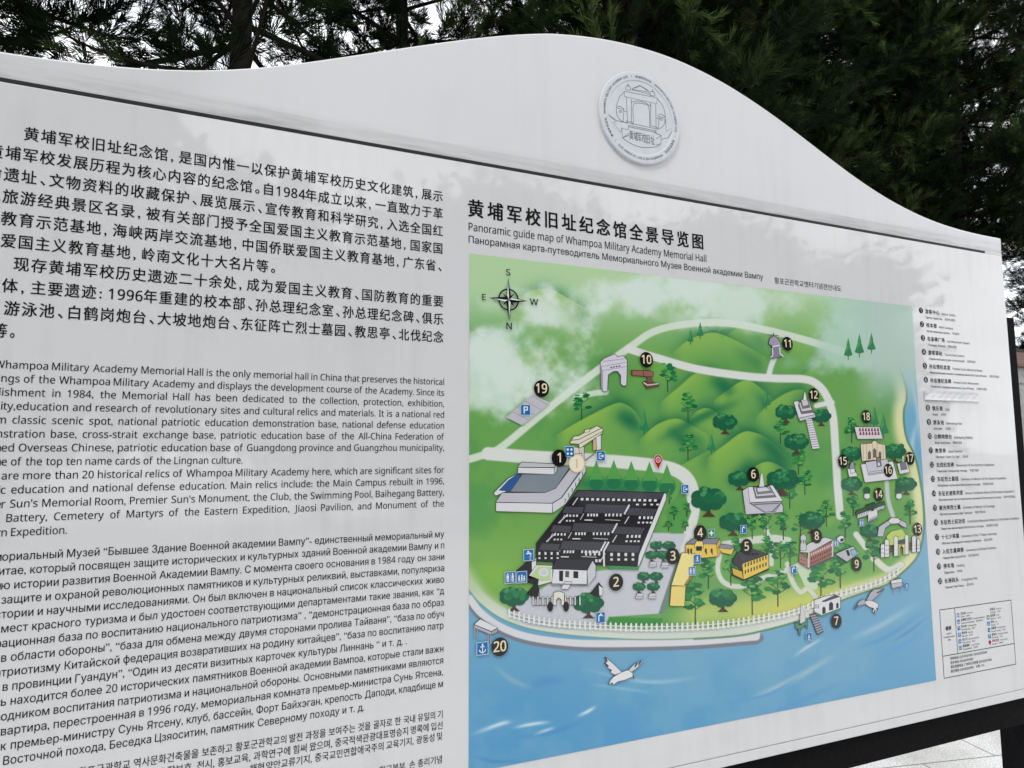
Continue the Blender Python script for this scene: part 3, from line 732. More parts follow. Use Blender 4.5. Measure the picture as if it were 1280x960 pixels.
for x, y, w, h in [(726.6,506,30,34),(834,470,27,36),(859.5,507,26,38),(859.5,557,28,34),(975,537,24,32),(997.6,576,24,32),(1005.6,601,24,32),(986.7,617,24,34),(1032.5,640,26,34),(939.7,655,22,34),(957,655,22,34),(978.6,655,24,36),(1000,656,24,36),
                   (921,686,24,34),(958,684,24,36),(975,692,24,34),(987,690,22,34),(885,714,26,40),(913,712,24,36),(1064,535,20,34),(1066,629,24,30),(1056,654,20,34),(1137,638,20,32),(868.6,750,38,54),(939.7,741,38,50),(971.8,732,36,48),(1025.6,723,38,50),(1049.7,709,34,48),(1091.8,690,30,44),
                   (836,620,12,18),(842,640,14,18),(858,636,12,18),(835,656,14,14),(856,656,12,14),(1056,690,20,24)]:
    spread(x, y, w, h)
def broad(x, y, w, trunk=True):
    if trunk:
        tr.poly([(x-w*.05, y), (x+w*.06, y), (x+w*.06, y+w*.4), (x+w*.2, y+w*.52), (x-w*.18, y+w*.52), (x-w*.04, y+w*.4)], (86,66,56))
    for k in range(7):
        t_ = k*2*math.pi/7; tr.ell(x+w*.3*math.cos(t_), y+w*.16*math.sin(t_)+w*.04, w*.2, w*.17, (36,100,74), 14)
    for k in range(9): tr.ell(x+w*R.uniform(-.32, .32), y-w*R.uniform(-.08, .2), w*R.uniform(.09, .15), w*R.uniform(.08, .12), R.choice([(44,118,78),(56,132,84),(40,110,76)]), 12)
    for k in range(4): tr.ell(x+w*R.uniform(-.25, .2), y-w*R.uniform(.03, .24), w*.07, w*.05, (80,150,98), 10)
for x, y, w in [(642,744,38),(735,752,40),(905.6,526,32),(982,514,28),(1026,519,26),(995,551,32),(885,622,46),(924,597,30),(977.5,598,42),(915.6,651,36),(1014,649,34),(903,746,36),(1064,566,28),(1117.5,563,30),(1064,604,28),(1132,604,28),(1087,663,26),(975,600,30)]:
    broad(x, y, w)
for (x, y) in cM((910,410),(990,410),(880,470),(955,470),(830,605),(910,605),(800,670),(890,670)): broad(x, y, 17)
tr.build('map_tree_drawing', site_map)

# buildings
bd = new(-.0027, 1e-6)
P_ = lambda f_, pts, c, o=OUT, w=.7: bd.poly(f_(*pts), c, o, w)
# parking
P_(cA, [(238,282),(390,152),(490,200),(330,328)], LV, None)
for k in range(1, 5): bd.line(cA((238+36*k+2,282-31*k),(330+36*k,326-29*k)), .6, (150,150,165))
# visitor centre
P_(cA, [(165,715),(250,630),(300,605),(325,612),(240,705),(180,730)], WH); P_(cA, [(195,700),(250,640),(300,606),(325,612),(262,705)], (60,96,150), None)
P_(cA, [(330,606),(515,607),(520,560),(605,562),(520,690),(460,712),(262,706)], (132,142,152))
P_(cA, [(325,538),(530,548),(512,568),(305,566)], LV); P_(cA, [(305,568),(512,570),(512,608),(305,601)], WH); P_(cA, [(512,570),(530,548),(530,585),(512,608)], (190,190,196))
P_(cA, [(215,712),(460,712),(520,688),(606,572),(690,545),(552,742),(500,772),(180,766)], LV)
P_(cA, [(180,768),(502,773),(502,828),(180,818)], WH); P_(cA, [(502,773),(555,742),(692,555),(692,592),(580,775),(505,828)], (214,214,220))
for k in range(6): bd.line(cA((575+20*k,745-30*k),(575+20*k,770-30*k)), 1.4, (130,134,144))
# entrance gate 1
CR = (226,220,200)
P_(cD, [(330,180),(410,190),(415,260),(445,320),(400,380),(340,360)], CR); P_(cD, [(400,190),(445,180),(445,300),(420,300)], (210,204,190))
P_(cD, [(515,125),(545,110),(550,205),(515,215)], (205,180,140)); P_(cD, [(540,105),(580,85),(580,205),(545,210)], WH)
P_(cD, [(330,155),(360,100),(400,95),(545,15),(595,40),(590,75),(410,195),(400,160)], CR); bd.line(cD((345,130),(400,125),(590,30)), .8, OUT); bd.line(cD((405,160),(592,60)), .7, OUT)
P_(cD, [(445,70),(450,45),(490,40),(490,62)], CR); P_(cD, [(360,240),(425,235),(425,262),(360,270)], WH); bd.line(cD((440,300),(525,240)), 1.4, (120,122,130))
# memorial gate 10 and cannon
P_(cG, [(230,260),(285,210),(440,145),(480,190),(565,170),(620,235),(620,350),(610,600),(565,615),(525,580),(525,460),(480,400),(420,400),(345,450),(330,690),(270,690),(240,640)], (216,212,224))
for q in [((250,330),(615,265)), ((250,390),(615,330)), ((265,255),(600,215))]: bd.line(cG(*q), .5, (120,112,128))
for k in range(4): bd.line(cG((375+40*k,345-7*k),(400+40*k,342-7*k)), 1.6, (66,58,72))
P_(cG, [(230,270),(265,400),(268,690),(240,640)], (160,154,170), None)
BRN = (156,104,92)
P_(cG, [(675,385),(950,388),(1000,410),(1000,470),(945,480),(680,455)], BRN); bd.line(cG((850,390),(860,475)), .7, OUT); P_(cG, [(840,555),(900,540),(1085,575),(1080,610),(905,650)], (128,84,76)); P_(cG, [(905,480),(960,480),(1000,560),(910,570)], (120,92,88)); bd.line(cG((855,560),(915,600),(1075,578)), 1.1, WH); bd.line(cG((685,390),(690,450)), 1.6, (110,66,56))
# main campus
P_(cM, [(410,62),(965,78),(968,120),(790,548),(590,540),(150,515),(148,400)], DK, None)
P_(cM, [(958,82),(972,88),(970,122),(800,540),(784,548),(778,520)], WH, OUT, .5)
RF = (80,79,88)
def row(dx, dy, wide=True):
    o = lambda *p: cM(*[(a+dx, b+dy) for a, b in p])
    bd.poly(o((465,150),(735,158),(705,215),(450,205)), RF, (20,20,22), .5); bd.poly(o((335,165),(450,170),(440,215),(315,208)), RF, (20,20,22), .5); bd.poly(o((735,172),(915,182),(890,228),(720,222)), RF, (20,20,22), .5)
    for k in range(12): bd.line(o((475+22*k,153),(458+21*k,207)), .35, (44,43,48))
    for k in range(8): bd.line(o((750+21*k,175),(735+20*k,223)), .35, (44,43,48))
    bd.line(o((738,156),(706,216)), 2.0, WH); bd.line(o((350,215),(290,272)), 1.4, (205,205,210)); bd.line(o((450,212),(428,250)), .9, (205,205,210)); bd.line(o((735,230),(708,275)), 1.3, (205,205,210)); bd.line(o((330,220),(300,272)), .7, (205,205,210))
    for x in (478,498,516,534,590,612,636,660,683): bd.poly(o((x-5,212),(x+6,212),(x+4,229),(x-7,229)), WH)
    for x in (345,365,387,408): bd.poly(o((x-5,218),(x+6,218),(x+4,232),(x-7,232)), WH)
    for x in (805,833,858,880): bd.poly(o((x-7,229),(x+6,229),(x+4,246),(x-9,246)), WH)
    for x in (345,365,387): bd.poly(o((x-7,252),(x+4,252),(x+3,262),(x-8,262)), WH)
    for x in (800,828,853,876): bd.poly(o((x-9,263),(x+4,263),(x+2,274),(x-11,274)), WH)
    bd.line(o((455,252),(505,253)), 1.3, WH); bd.line(o((585,250),(680,255)), .9, (190,190,195))
bd.poly(cM((415,65),(960,80),(940,122),(385,105)), RF, (20,20,22), .5)
for k in range(26): bd.line(cM((425+21*k,66+.6*k),(402+21*k,105+.6*k)), .35, (44,43,48))
for k in range(15): x = 440+33*k; bd.poly(cM((x-8,113+.6*k),(x+9,113+.6*k),(x+7,128+.6*k),(x-10,128+.6*k)), WH)
for x in (790,835,880,918): bd.poly(cM((x-9,149),(x+8,150),(x+6,160),(x-11,159)), WH)
bd.line(cM((412,112),(380,158)), 1.3, (205,205,210))
row(0, 0); row(-77, 118); row(-150, 232)
P_(cM, [(590,448),(800,456),(790,545),(586,535)], DK, None); P_(cM, [(145,445),(300,450),(300,510),(150,510)], DK, None)
bd.poly(cM((610,405),(810,412),(795,460),(590,450)), RF, (20,20,22), .5)
for x in (625,670,715,760):
    bd.poly(cM((x-8,460),(x+8,460),(x+8,480),(x-8,480)), WH); bd.poly(cM((x-8,494),(x+8,494),(x+8,508),(x-8,508)), WH)
for x in (170,208,247,285):
    bd.poly(cM((x-6,454),(x+6,454),(x+6,472),(x-6,472)), WH); bd.poly(cM((x-6,487),(x+6,487),(x+6,498),(x-6,498)), WH)
for x in (465,492,520,548): bd.poly(cM((x-6,448),(x+6,448),(x+5,476),(x-7,476)), WH)
for x in (530,552): bd.poly(cM((x-8,500),(x+6,500),(x+6,518),(x-8,518)), WH)
bd.line(cM((608,390),(576,446),(578,545)), 2.2, WH)
P_(cM, [(605,540),(800,548),(795,568),(605,560)], (70,148,86), None)
# front hall, court, gate
P_(cM, [(150,535),(255,540),(250,642),(165,665),(98,610)], WH); P_(cM, [(160,545),(245,548),(240,635),(175,640),(112,605)], (190,212,158), None); bd.ell(*cM((197,582))[0], 6.4, 5.2, WH); bd.ell(*cM((197,582))[0], 4.6, 3.6, (205,210,212))
P_(cM, [(22,600),(25,572),(95,512),(150,505),(150,532),(100,600),(96,648),(160,660),(165,625),(100,620)], DK); P_(cM, [(120,515),(150,505),(150,540),(122,570)], WH)
P_(cM, [(258,562),(470,568),(470,665),(245,662)], (226,226,230)); P_(cM, [(470,568),(505,508),(526,540),(526,605),(476,668)], (206,206,212)); P_(cM, [(246,560),(275,498),(505,503),(472,570)], (58,58,66))
P_(cM, [(294,572),(320,572),(318,640),(294,636)], DK, None); P_(cM, [(333,574),(358,574),(356,615),(333,612)], (90,90,98), None); P_(cM, [(384,575),(415,576),(415,620),(384,618)], DK, None); P_(cM, [(330,640),(376,642),(350,690),(304,686)], WH); bd.line(cM((245,655),(470,660)), 1.4, (110,110,118))
P_(cM, [(92,715),(150,648),(166,680),(165,740),(128,738)], DK); P_(cM, [(166,690),(172,740),(165,740)], WH)
P_(cM, [(488,718),(545,647),(570,680),(566,728),(540,735)], DK); P_(cM, [(545,665),(570,682),(566,728),(548,728)], WH, None)
bd.line(cM((128,790),(258,790)), .8, OUT); bd.line(cM((325,790),(420,788)), .8, OUT); bd.line(cM((135,748),(255,748)), .8, OUT); bd.line(cM((330,748),(430,745)), .8, OUT)
for x in (130,160,192,222,250,335,365,395,425): P_(cM, [(x-5,790),(x-5,738),(x,730),(x+5,738),(x+5,790)], WH, OUT, .5)
P_(cM, [(256,790),(258,712),(290,700),(326,712),(326,790),(308,790),(308,755),(292,742),(276,755),(276,790)], (230,226,216)); bd.ell(*cM((238,798))[0], 3.6, 6.4, (30,30,34)); bd.ell(*cM((338,798))[0], 3.6, 6.4, (30,30,34))
for x, y in cM((885,535),(960,540),(800,735),(880,735)): bd.poly([(x-5,y+2.5),(x-3,y-4),(x+5,y-4),(x+4.5,y+2.5)], (206,206,212), (90,90,96), .5); bd.line([(x-4,y),(x+4.5,y)], .5, (120,120,126))
# picket fence along the shore
fl = spline([(636,772),(665,780),(700,785),(745,788),(800,790),(860,789),(910,785),(960,777),(1000,767),(1030,752),(1060,744),(1100,731),(1125,716)], 5)
fl[:, 1] -= 2.5
cum = np.concatenate([[0], np.cumsum(np.hypot(*np.diff(fl, axis=0).T))])
bd.line(fl, 1.4, (226,230,226)); bd.line(fl+np.array([0,-4.5]), 1.2, (226,230,226))
for s in np.arange(0, cum[-1], 6.4):
    x = np.interp(s, cum, fl[:, 0]); y = np.interp(s, cum, fl[:, 1]); k = 1 if x < 960 else .75
    bd.poly([(x-1.3,y+2),(x-1.3,y-7.5*k),(x,y-9.5*k),(x+1.3,y-7.5*k),(x+1.3,y+2)], (230,233,230))
# pier 20
P_(cB, [(55,640),(90,610),(190,660),(152,680)], (226,226,230)); P_(cB, [(55,642),(152,682),(152,700),(55,660)], (190,182,196)); P_(cB, [(152,682),(190,662),(188,685),(152,700)], (170,164,178))
for a in ((58,660,718),(72,668,718),(135,695,740),(150,700,750)): bd.line(cB((a[0],a[1]),(a[0],a[2])), 1.6, (160,160,172))
# buildings 3, 4, 5
P_(cB, [(1240,232),(1335,235),(1262,422),(1180,418)], (246,226,146)); P_(cB, [(1180,422),(1262,422),(1255,538),(1172,535)], (240,216,128)); P_(c6, [(62,745),(78,745),(110,690),(100,690)], (180,140,80))
YL = (232,200,96)
P_(c6, [(70,525),(240,522),(245,590),(160,600),(120,575),(72,570)], YL); P_(c6, [(72,522),(108,494),(256,492),(238,524)], (134,136,150)); P_(c6, [(238,524),(256,494),(268,560),(245,592)], (206,176,84)); P_(c6, [(118,528),(128,508),(160,506),(168,528),(166,545),(120,545)], (240,216,120))
for x in (84,100,180,212): P_(c6, [(x-6,565),(x-6,552),(x,545),(x+6,552),(x+6,585)], (96,70,44), None)
P_(c6, [(126,535),(160,535),(158,560),(128,560)], DK, None); P_(c6, [(250,545),(335,545),(320,582),(268,570)], YL); P_(c6, [(248,545),(262,522),(336,532),(318,552)], (140,142,154))
P_(c6, [(322,650),(378,672),(385,715),(330,690)], (214,178,76)); P_(c6, [(378,630),(520,580),(524,655),(386,718)], YL); P_(c6, [(350,568),(432,548),(522,578),(380,628)], (72,72,80)); P_(c6, [(322,618),(350,570),(380,628),(378,668)], (66,66,72)); bd.line(c6((325,690),(386,720),(524,660)), 1.8, DK)
for r_ in range(2):
    for k in range(8): x = 395+16*k; y = 640+36*r_-6.0*k; P_(c6, [(x-3,y-10),(x+4,y-12),(x+4,y+8),(x-3,y+10)], (74,56,40), None)
for x in (412,436,458): bd.ell(*c6((x,578))[0], 2.2, 1.8, (40,40,46))
# 8
P_(c6, [(690,570),(740,600),(738,655),(688,625)], (176,132,126)); P_(c6, [(740,570),(872,505),(876,592),(736,655)], (164,112,102)); P_(c6, [(690,565),(740,520),(830,486),(872,500),(742,572)], (212,210,214)); P_(c6, [(694,560),(696,480),(712,468),(728,482),(728,556)], (204,204,208)); bd.line(c6((735,655),(876,594)), 2.2, (96,90,98))
for x in (742,872): bd.line(c6((x,570-(x-742)*.5),(x-2,652-(x-742)*.46)), 2.0, (214,206,208))
for r_ in range(3):
    for k in range(10): x = 756+12*k; y = 580+24*r_-5.6*k; P_(c6, [(x-2.5,y-6),(x+3,y-8),(x+3,y+5),(x-2.5,y+7)], (72,52,54) if r_ else (225,220,220), None)
for r_ in range(3):
    for k in range(3): x = 700+13*k; y = 588+18*r_+5*k; P_(c6, [(x-2,y-4),(x+3,y-2),(x+3,y+7),(x-2,y+5)], (96,66,66), None)
for x in (700,712,722): P_(c6, [(x-3,500),(x+2,500),(x+2,520),(x-3,520)], (96,96,104), None)
# 6
P_(c6, [(380,232),(410,212),(545,202),(602,320),(600,350),(398,362)], (206,204,214)); P_(c6, [(410,212),(545,202),(600,288),(420,298)], (226,224,230)); P_(c6, [(420,300),(598,290),(560,345),(500,350)], (190,188,200))
for q in range(4): P_(c6, [(435+8*q,212+2*q),(528-6*q,206+2*q),(566-11*q,268-12*q),(452+4*q,276-12*q)], [(120,120,126),(206,206,212),(130,130,136),(214,214,220)][q], OUT, .4)
P_(c6, [(470,212),(478,150),(485,132),(492,150),(500,210)], (222,222,228), OUT, .5)
for a, b in (((420,300),(500,350)), ((598,290),(540,350)), ((440,308),(580,300))): bd.line(c6(a, b), 1.6, (120,118,128))
# 12
P_(cE, [(352,150),(385,146),(538,262),(400,320),(352,165)], (224,224,230)); P_(cE, [(400,292),(535,262),(536,285),(402,320)], (200,200,208)); 
for q in range(4): P_(cE, [(388+9*q,185-16*q),(400+10*q,145-4*q),(488-8*q,150-6*q),(520-14*q,245-22*q),(415+5*q,258-22*q)], [(126,112,118),(214,212,220),(126,116,122),(206,206,214)][q], OUT, .4)
P_(cE, [(430,140),(440,65),(452,80),(462,138)], (228,228,232), OUT, .5)
P_(cE, [(455,305),(505,300),(572,548),(512,558)], (226,222,230), None)
for k in range(12): x = 458+5.0*k; y = 318+20*k; bd.line(cE((x, y), (x+50+.4*k, y-5)), 1.0, (150,140,158))
# 11
P_(cU, [(636,190),(650,145),(678,128),(710,145),(736,190),(730,205),(670,215)], (164,158,178)); P_(cU, [(668,215),(728,200),(728,270),(750,290),(670,310),(655,300),(668,270)], (140,134,156)); bd.line(cU((640,120),(720,125)), .7, OUT); bd.line(cU((678,105),(678,130)), .9, OUT); bd.line(cU((670,215),(730,203)), 1.6, WH); bd.line(cU((668,225),(672,280),(655,302)), 1.3, WH); bd.line(cU((727,215),(730,270),(755,292)), 1.3, WH)
# 18, 16 and the sheds beside them
P_(cF, [(215,268),(465,268),(500,388),(245,392)], (222,214,222))
for r_ in range(2):
    for k in range(7): x = 270+30*k+6*r_; y = 292+38*r_; P_(cF, [(x-10,y+20),(x-6,y-8),(x+4,y-14),(x+10,y+20)], (150,80,86), (110,50,56), .4)
P_(cF, [(275,440),(390,430),(400,408),(430,408),(440,428),(522,446),(530,590),(290,612)], (228,214,190)); bd.line(cF((275,440),(390,432)), 1.3, (150,130,110)); bd.line(cF((440,430),(522,448)), 1.3, (150,130,110))
for x, y, w, h in ((365,550,14,45),(415,530,18,48),(470,550,12,40)): P_(cF, [(x-w,y+h),(x-w,y-h*.5),(x,y-h),(x+w,y-h*.5),(x+w,y+h-5)], (112,108,96), (90,80,70), .4)
for x in (300,335,395,440,500): bd.line(cF((x,440),(x+4,600)), .9, (196,176,150))
P_(cF, [(278,642),(600,612),(648,788),(318,826)], WH); P_(cF, [(325,620),(545,588),(570,720),(355,752)], (206,204,214)); bd.line(cF((355,722),(560,690)), .8, (140,138,150)); bd.line(cF((355,740),(566,710)), .8, (140,138,150)); P_(cF, [(430,575),(475,572),(485,660),(440,672)], (134,128,134)); P_(cF, [(446,630),(468,626),(470,655),(450,660)], WH, None)
P_(cF, [(640,635),(735,615),(768,722),(668,742)], WH); P_(cF, [(668,622),(722,612),(742,690),(680,702)], (130,130,142)); bd.line(cF((700,620),(700,560)), 1.2, WH)
P_(cF, [(145,685),(215,680),(245,760),(160,770)], (226,224,232)); P_(cF, [(160,690),(178,625),(205,612),(225,715)], (160,158,172)); P_(cF, [(170,690),(215,680),(222,725),(178,735)], WH)
# 14
P_(cL, [(205,290),(440,210),(446,240),(384,262),(384,318),(300,360),(298,300),(208,330)], WH); P_(cL, [(190,280),(205,258),(440,182),(448,212),(300,262),(200,300)], (62,96,72)); P_(cL, [(280,215),(360,190),(372,240),(296,265)], (52,84,64))
for k in range(6): bd.line(cL((212+15*k,298-5*k),(214+15*k,322-5*k)), .8, (120,122,128)); bd.line(cL((384+11*k,240-4*k),(386+11*k,258-4*k)), .8, (120,122,128))
P_(cL, [(300,270),(376,248),(384,300),(302,335)], WH, OUT, .5); P_(cL, [(325,250),(350,244),(352,262),(328,268)], DK, None)
for k in range(3): bd.line(cL((306,345+9*k),(386,310+9*k)), .8, (120,120,126))
# pavilion lanterns
for x, y in cL((292,130),(565,130)): bd.ell(x, y-6, 4.2, 4.6, (44,92,66)); bd.poly([(x-3,y-2),(x+3,y-2),(x+3.6,y+3),(x,y+5),(x-3.6,y+3)], WH, (120,120,126), .4)
# wall and gate 13
P_(cL, [(392,400),(470,348),(490,330),(560,330),(630,368),(632,412),(590,395),(560,372),(500,375),(450,410),(430,485),(380,482)], (196,192,204)); P_(cL, [(470,352),(500,322),(560,326),(580,352),(560,372),(500,376)], WH)
P_(cL, [(460,480),(500,440),(590,420),(640,500),(620,560),(470,560)], (190,210,110), None)
for x, y0, y1, w in ((430,560,665,22),(462,520,662,20),(540,492,655,18),(632,480,640,16),(694,490,622,18),(732,515,618,14)): P_(cL, [(x-w,y1),(x-w,y0),(x-w*.5,y0-14),(x+w*.6,y0-10),(x+w,y0),(x+w,y1-6)], WH)
for y in (565,590,615): bd.line(cL((482,y),(520,y-6)), 2.0, (86,66,50)); bd.line(cL((650,y-22),(680,y-28)), 2.0, (96,74,56))
for x, y in ((412,590),(412,625),(446,560),(446,600),(446,635),(700,560),(700,590)): bd.line(cL((x,y),(x+34,y-3)), .7, (120,118,126))
P_(cL, [(556,520),(618,505),(618,540),(556,550)], (82,82,88)); P_(cL, [(560,560),(616,545),(616,640),(602,640),(600,580),(585,562),(572,580),(572,650),(560,650)], (226,206,130))
# 9, kiosk
P_(cL, [(18,632),(172,566),(222,628),(118,700)], (190,190,198)); P_(cL, [(148,602),(192,590),(206,628),(166,652)], (140,190,214)); bd.line(cL((120,600),(138,648)), 3.4, (30,30,34))
P_(cL, [(35,492),(70,472),(98,486),(98,528),(65,540),(35,520)], WH); P_(cL, [(62,505),(92,496),(92,520),(64,530)], (50,50,54), None)
# 7: pier house, stairs, statue
P_(cS, [(445,290),(520,262),(590,250),(636,268),(636,350),(500,402),(446,376)], WH); P_(cS, [(500,300),(600,252),(632,266),(520,302)], (90,88,96)); bd.line(cS((446,378),(500,404),(636,352)), 2.2, (90,140,110))
for x, y, w, h in ((516,362,12,28),(568,332,15,32),(614,328,9,22)): P_(cS, [(x-w,y+h+3),(x-w,y-h*.5),(x,y-h),(x+w,y-h*.5),(x+w,y+h-5)], (52,46,50), None)
for x in (458,474): P_(cS, [(x-4,350),(x-4,322),(x+4,320),(x+4,352)], (130,130,138), None)
P_(cS, [(412,395),(455,385),(512,518),(470,545)], (112,110,118))
for k in range(8): bd.line(cS((418+7*k,408+17*k),(460+6.8*k,398+15.6*k)), .8, (190,188,196))
P_(cS, [(306,448),(345,470),(398,428),(396,495),(388,500),(385,470),(345,500),(342,548),(332,545),(330,500),(316,495),(312,512)], (92,140,112)); P_(cS, [(340,455),(345,365),(352,312),(362,345),(378,385),(382,440),(350,462)], (212,212,210), (110,110,110), .4)
# pier by 13
P_(cS, [(1002,148),(1080,132),(1086,188),(1010,206)], (196,188,202)); P_(cS, [(1002,148),(1080,132),(1085,160),(1006,172)], WH); bd.line(cS((1022,205),(1022,248)), .8, (140,140,150)); bd.line(cS((1074,192),(1074,236)), .8, (140,140,150))
bd.build('map_building_drawing', site_map)

# gulls
gu = new(-.0038)
def gp(f_, pts, c, o=(70,72,80), w=.6): gu.poly(f_(*pts), c, o, w)
gp(cW, [(700,322),(735,350),(785,400),(750,412),(728,400),(735,388),(712,375),(720,368),(700,350),(712,348)], (226,226,228)); gp(cW, [(815,392),(842,362),(890,340),(885,352),(862,378),(828,402)], (206,208,212))
gp(cW, [(745,420),(785,398),(815,388),(838,402),(845,428),(832,424),(800,438),(765,446),(742,462),(738,450),(720,460),(728,440)], (232,232,234))
for a, b in (((700,322),(712,345)), ((700,350),(712,368)), ((882,342),(868,362)), ((862,352),(850,372))): gu.line(cW(a, b), 1.8, (66,70,80))
gu.line(cW((838,415),(846,430)), 1.4, (66,66,74)); gu.line(cW((722,455),(715,460)), 1, (66,66,74))
gu.build('map_gull_drawing', site_map); gu = new(-.0038)
gp(cS, [(820,300),(850,240),(880,212),(955,206),(925,240),(880,280),(860,302)], (178,178,188)); gp(cS, [(730,360),(770,300),(800,284),(830,300),(830,318),(780,328)], (178,176,186)); gp(cS, [(812,300),(840,290),(875,298),(910,318),(908,350),(888,390),(868,372),(880,350),(845,340),(820,322)], (226,222,222))
for a, b in (((955,208),(900,240)), ((735,358),(765,325)), ((880,388),(888,360)), ((902,362),(900,345))): gu.line(cS(a, b), 2.0, (92,92,102))
gu.build('map_gull_drawing', site_map)

# compass
cp_ = new(-.0038)
cx, cy = cC((374,480))[0]
rr = plane((cx, cy)); rad = .0262*D*.78
def ring(a, x, z, r, w, c, n=48):
    t_ = np.linspace(0, 2*math.pi, n, endpoint=False); o = np.stack([x+r*np.cos(t_), z+r*np.sin(t_)], -1); i = np.stack([x+(r-w)*np.cos(t_), z+(r-w)*np.sin(t_)], -1)
    a.raw(np.concatenate([o, i]), [[k, (k+1) % n, n+(k+1) % n, n+k] for k in range(n)], c)
pc = lambda *p: cp_.poly(cC(*p), (22,28,26)); pw = lambda *p: cp_.poly(cC(*p), (226,234,230))
ew = (plane(cC((512,500))[0])-plane(cC((236,470))[0]))[0]/2
ring(cp_, rr[0], rr[1], ew, ew*.13, (22,28,26))
for a, b in (((290,385),(345,450)), ((455,395),(405,440)), ((292,562),(340,512)), ((462,582),(408,520))):
    d = np.array(b)-np.array(a); n = np.array([-d[1], d[0]])/np.hypot(*d)*12; pc(a, tuple(np.array(b)+n), (374,480), tuple(np.array(b)-n))
pc((368,190),(345,430),(374,480)); pc((368,190),(405,440),(374,480)); pw((366,230),(354,425),(374,476),(378,430))
pc((380,765),(345,515),(374,480)); pc((380,765),(408,520),(374,480)); pw((380,720),(374,484),(402,518))
pc((105,455),(330,442),(374,480),(320,508)); pw((170,462),(325,480),(370,482),(320,505)); pc((630,500),(420,455),(374,480),(410,525)); pw((570,495),(420,458),(380,476),(480,490))
for ch, x, y, h in (('S',369,158,78), ('E',48,486,74), ('W',712,552,78), ('N',380,872,78)):
    q = plane(cC((x, y))[0]); hh = h/10.667/FPX*D*1.10*1.05
    gw = np.ptp(glyph(ch, .02)[0][:, 0])*hh/.68*1.12
    cp_.text(ch, q[0], q[1], hh/.68, (26,38,32), .012, fit=gw, center=True)
    s_ = hh*.12
    if ch != 'S':
        for zz in ((q[1]+s_*.25, q[1]+hh-s_*.25) if ch != 'W' else (q[1]+hh-s_*.25,)):
            for sx_ in ((-1, 1) if ch != 'E' else (-1,)): cp_.bar(q[0]+sx_*gw*.42-hh*.17, zz, q[0]+sx_*gw*.42+hh*.17, zz, s_*.5, (26,38,32))
cp_.build('compass_rose', site_map)

# number markers
nm = [(1,698,572.5),(2,769,727.5),(3,840,695),(4,874,666),(5,932,683),(6,940.5,593),(7,1044,776),(8,1019.5,670),(9,1069.5,705),(10,807,450),(11,983,430),(12,1016,494),(13,1145.5,661.5),(14,1097,618),(15,1052.5,576.5),(16,1109,588),(17,1136,573),(18,1081.5,521),(19,676,486),(20,624,808)]
for k, x, y in nm:
    a = new(-.0042); q = plane((x, y)); a.disc(q[0], q[1], .0206, (30,28,28)); a.y -= STEP
    s_ = str(k); S = .0262/.68*.82
    a.text(s_, q[0], q[1]-.0101, S, (240,222,186), .018, fit=np.ptp(glyph(s_, .018)[0][:, 0])*S*(.92 if k > 9 else 1.0), center=True)
    a.build('number_marker', site_map)
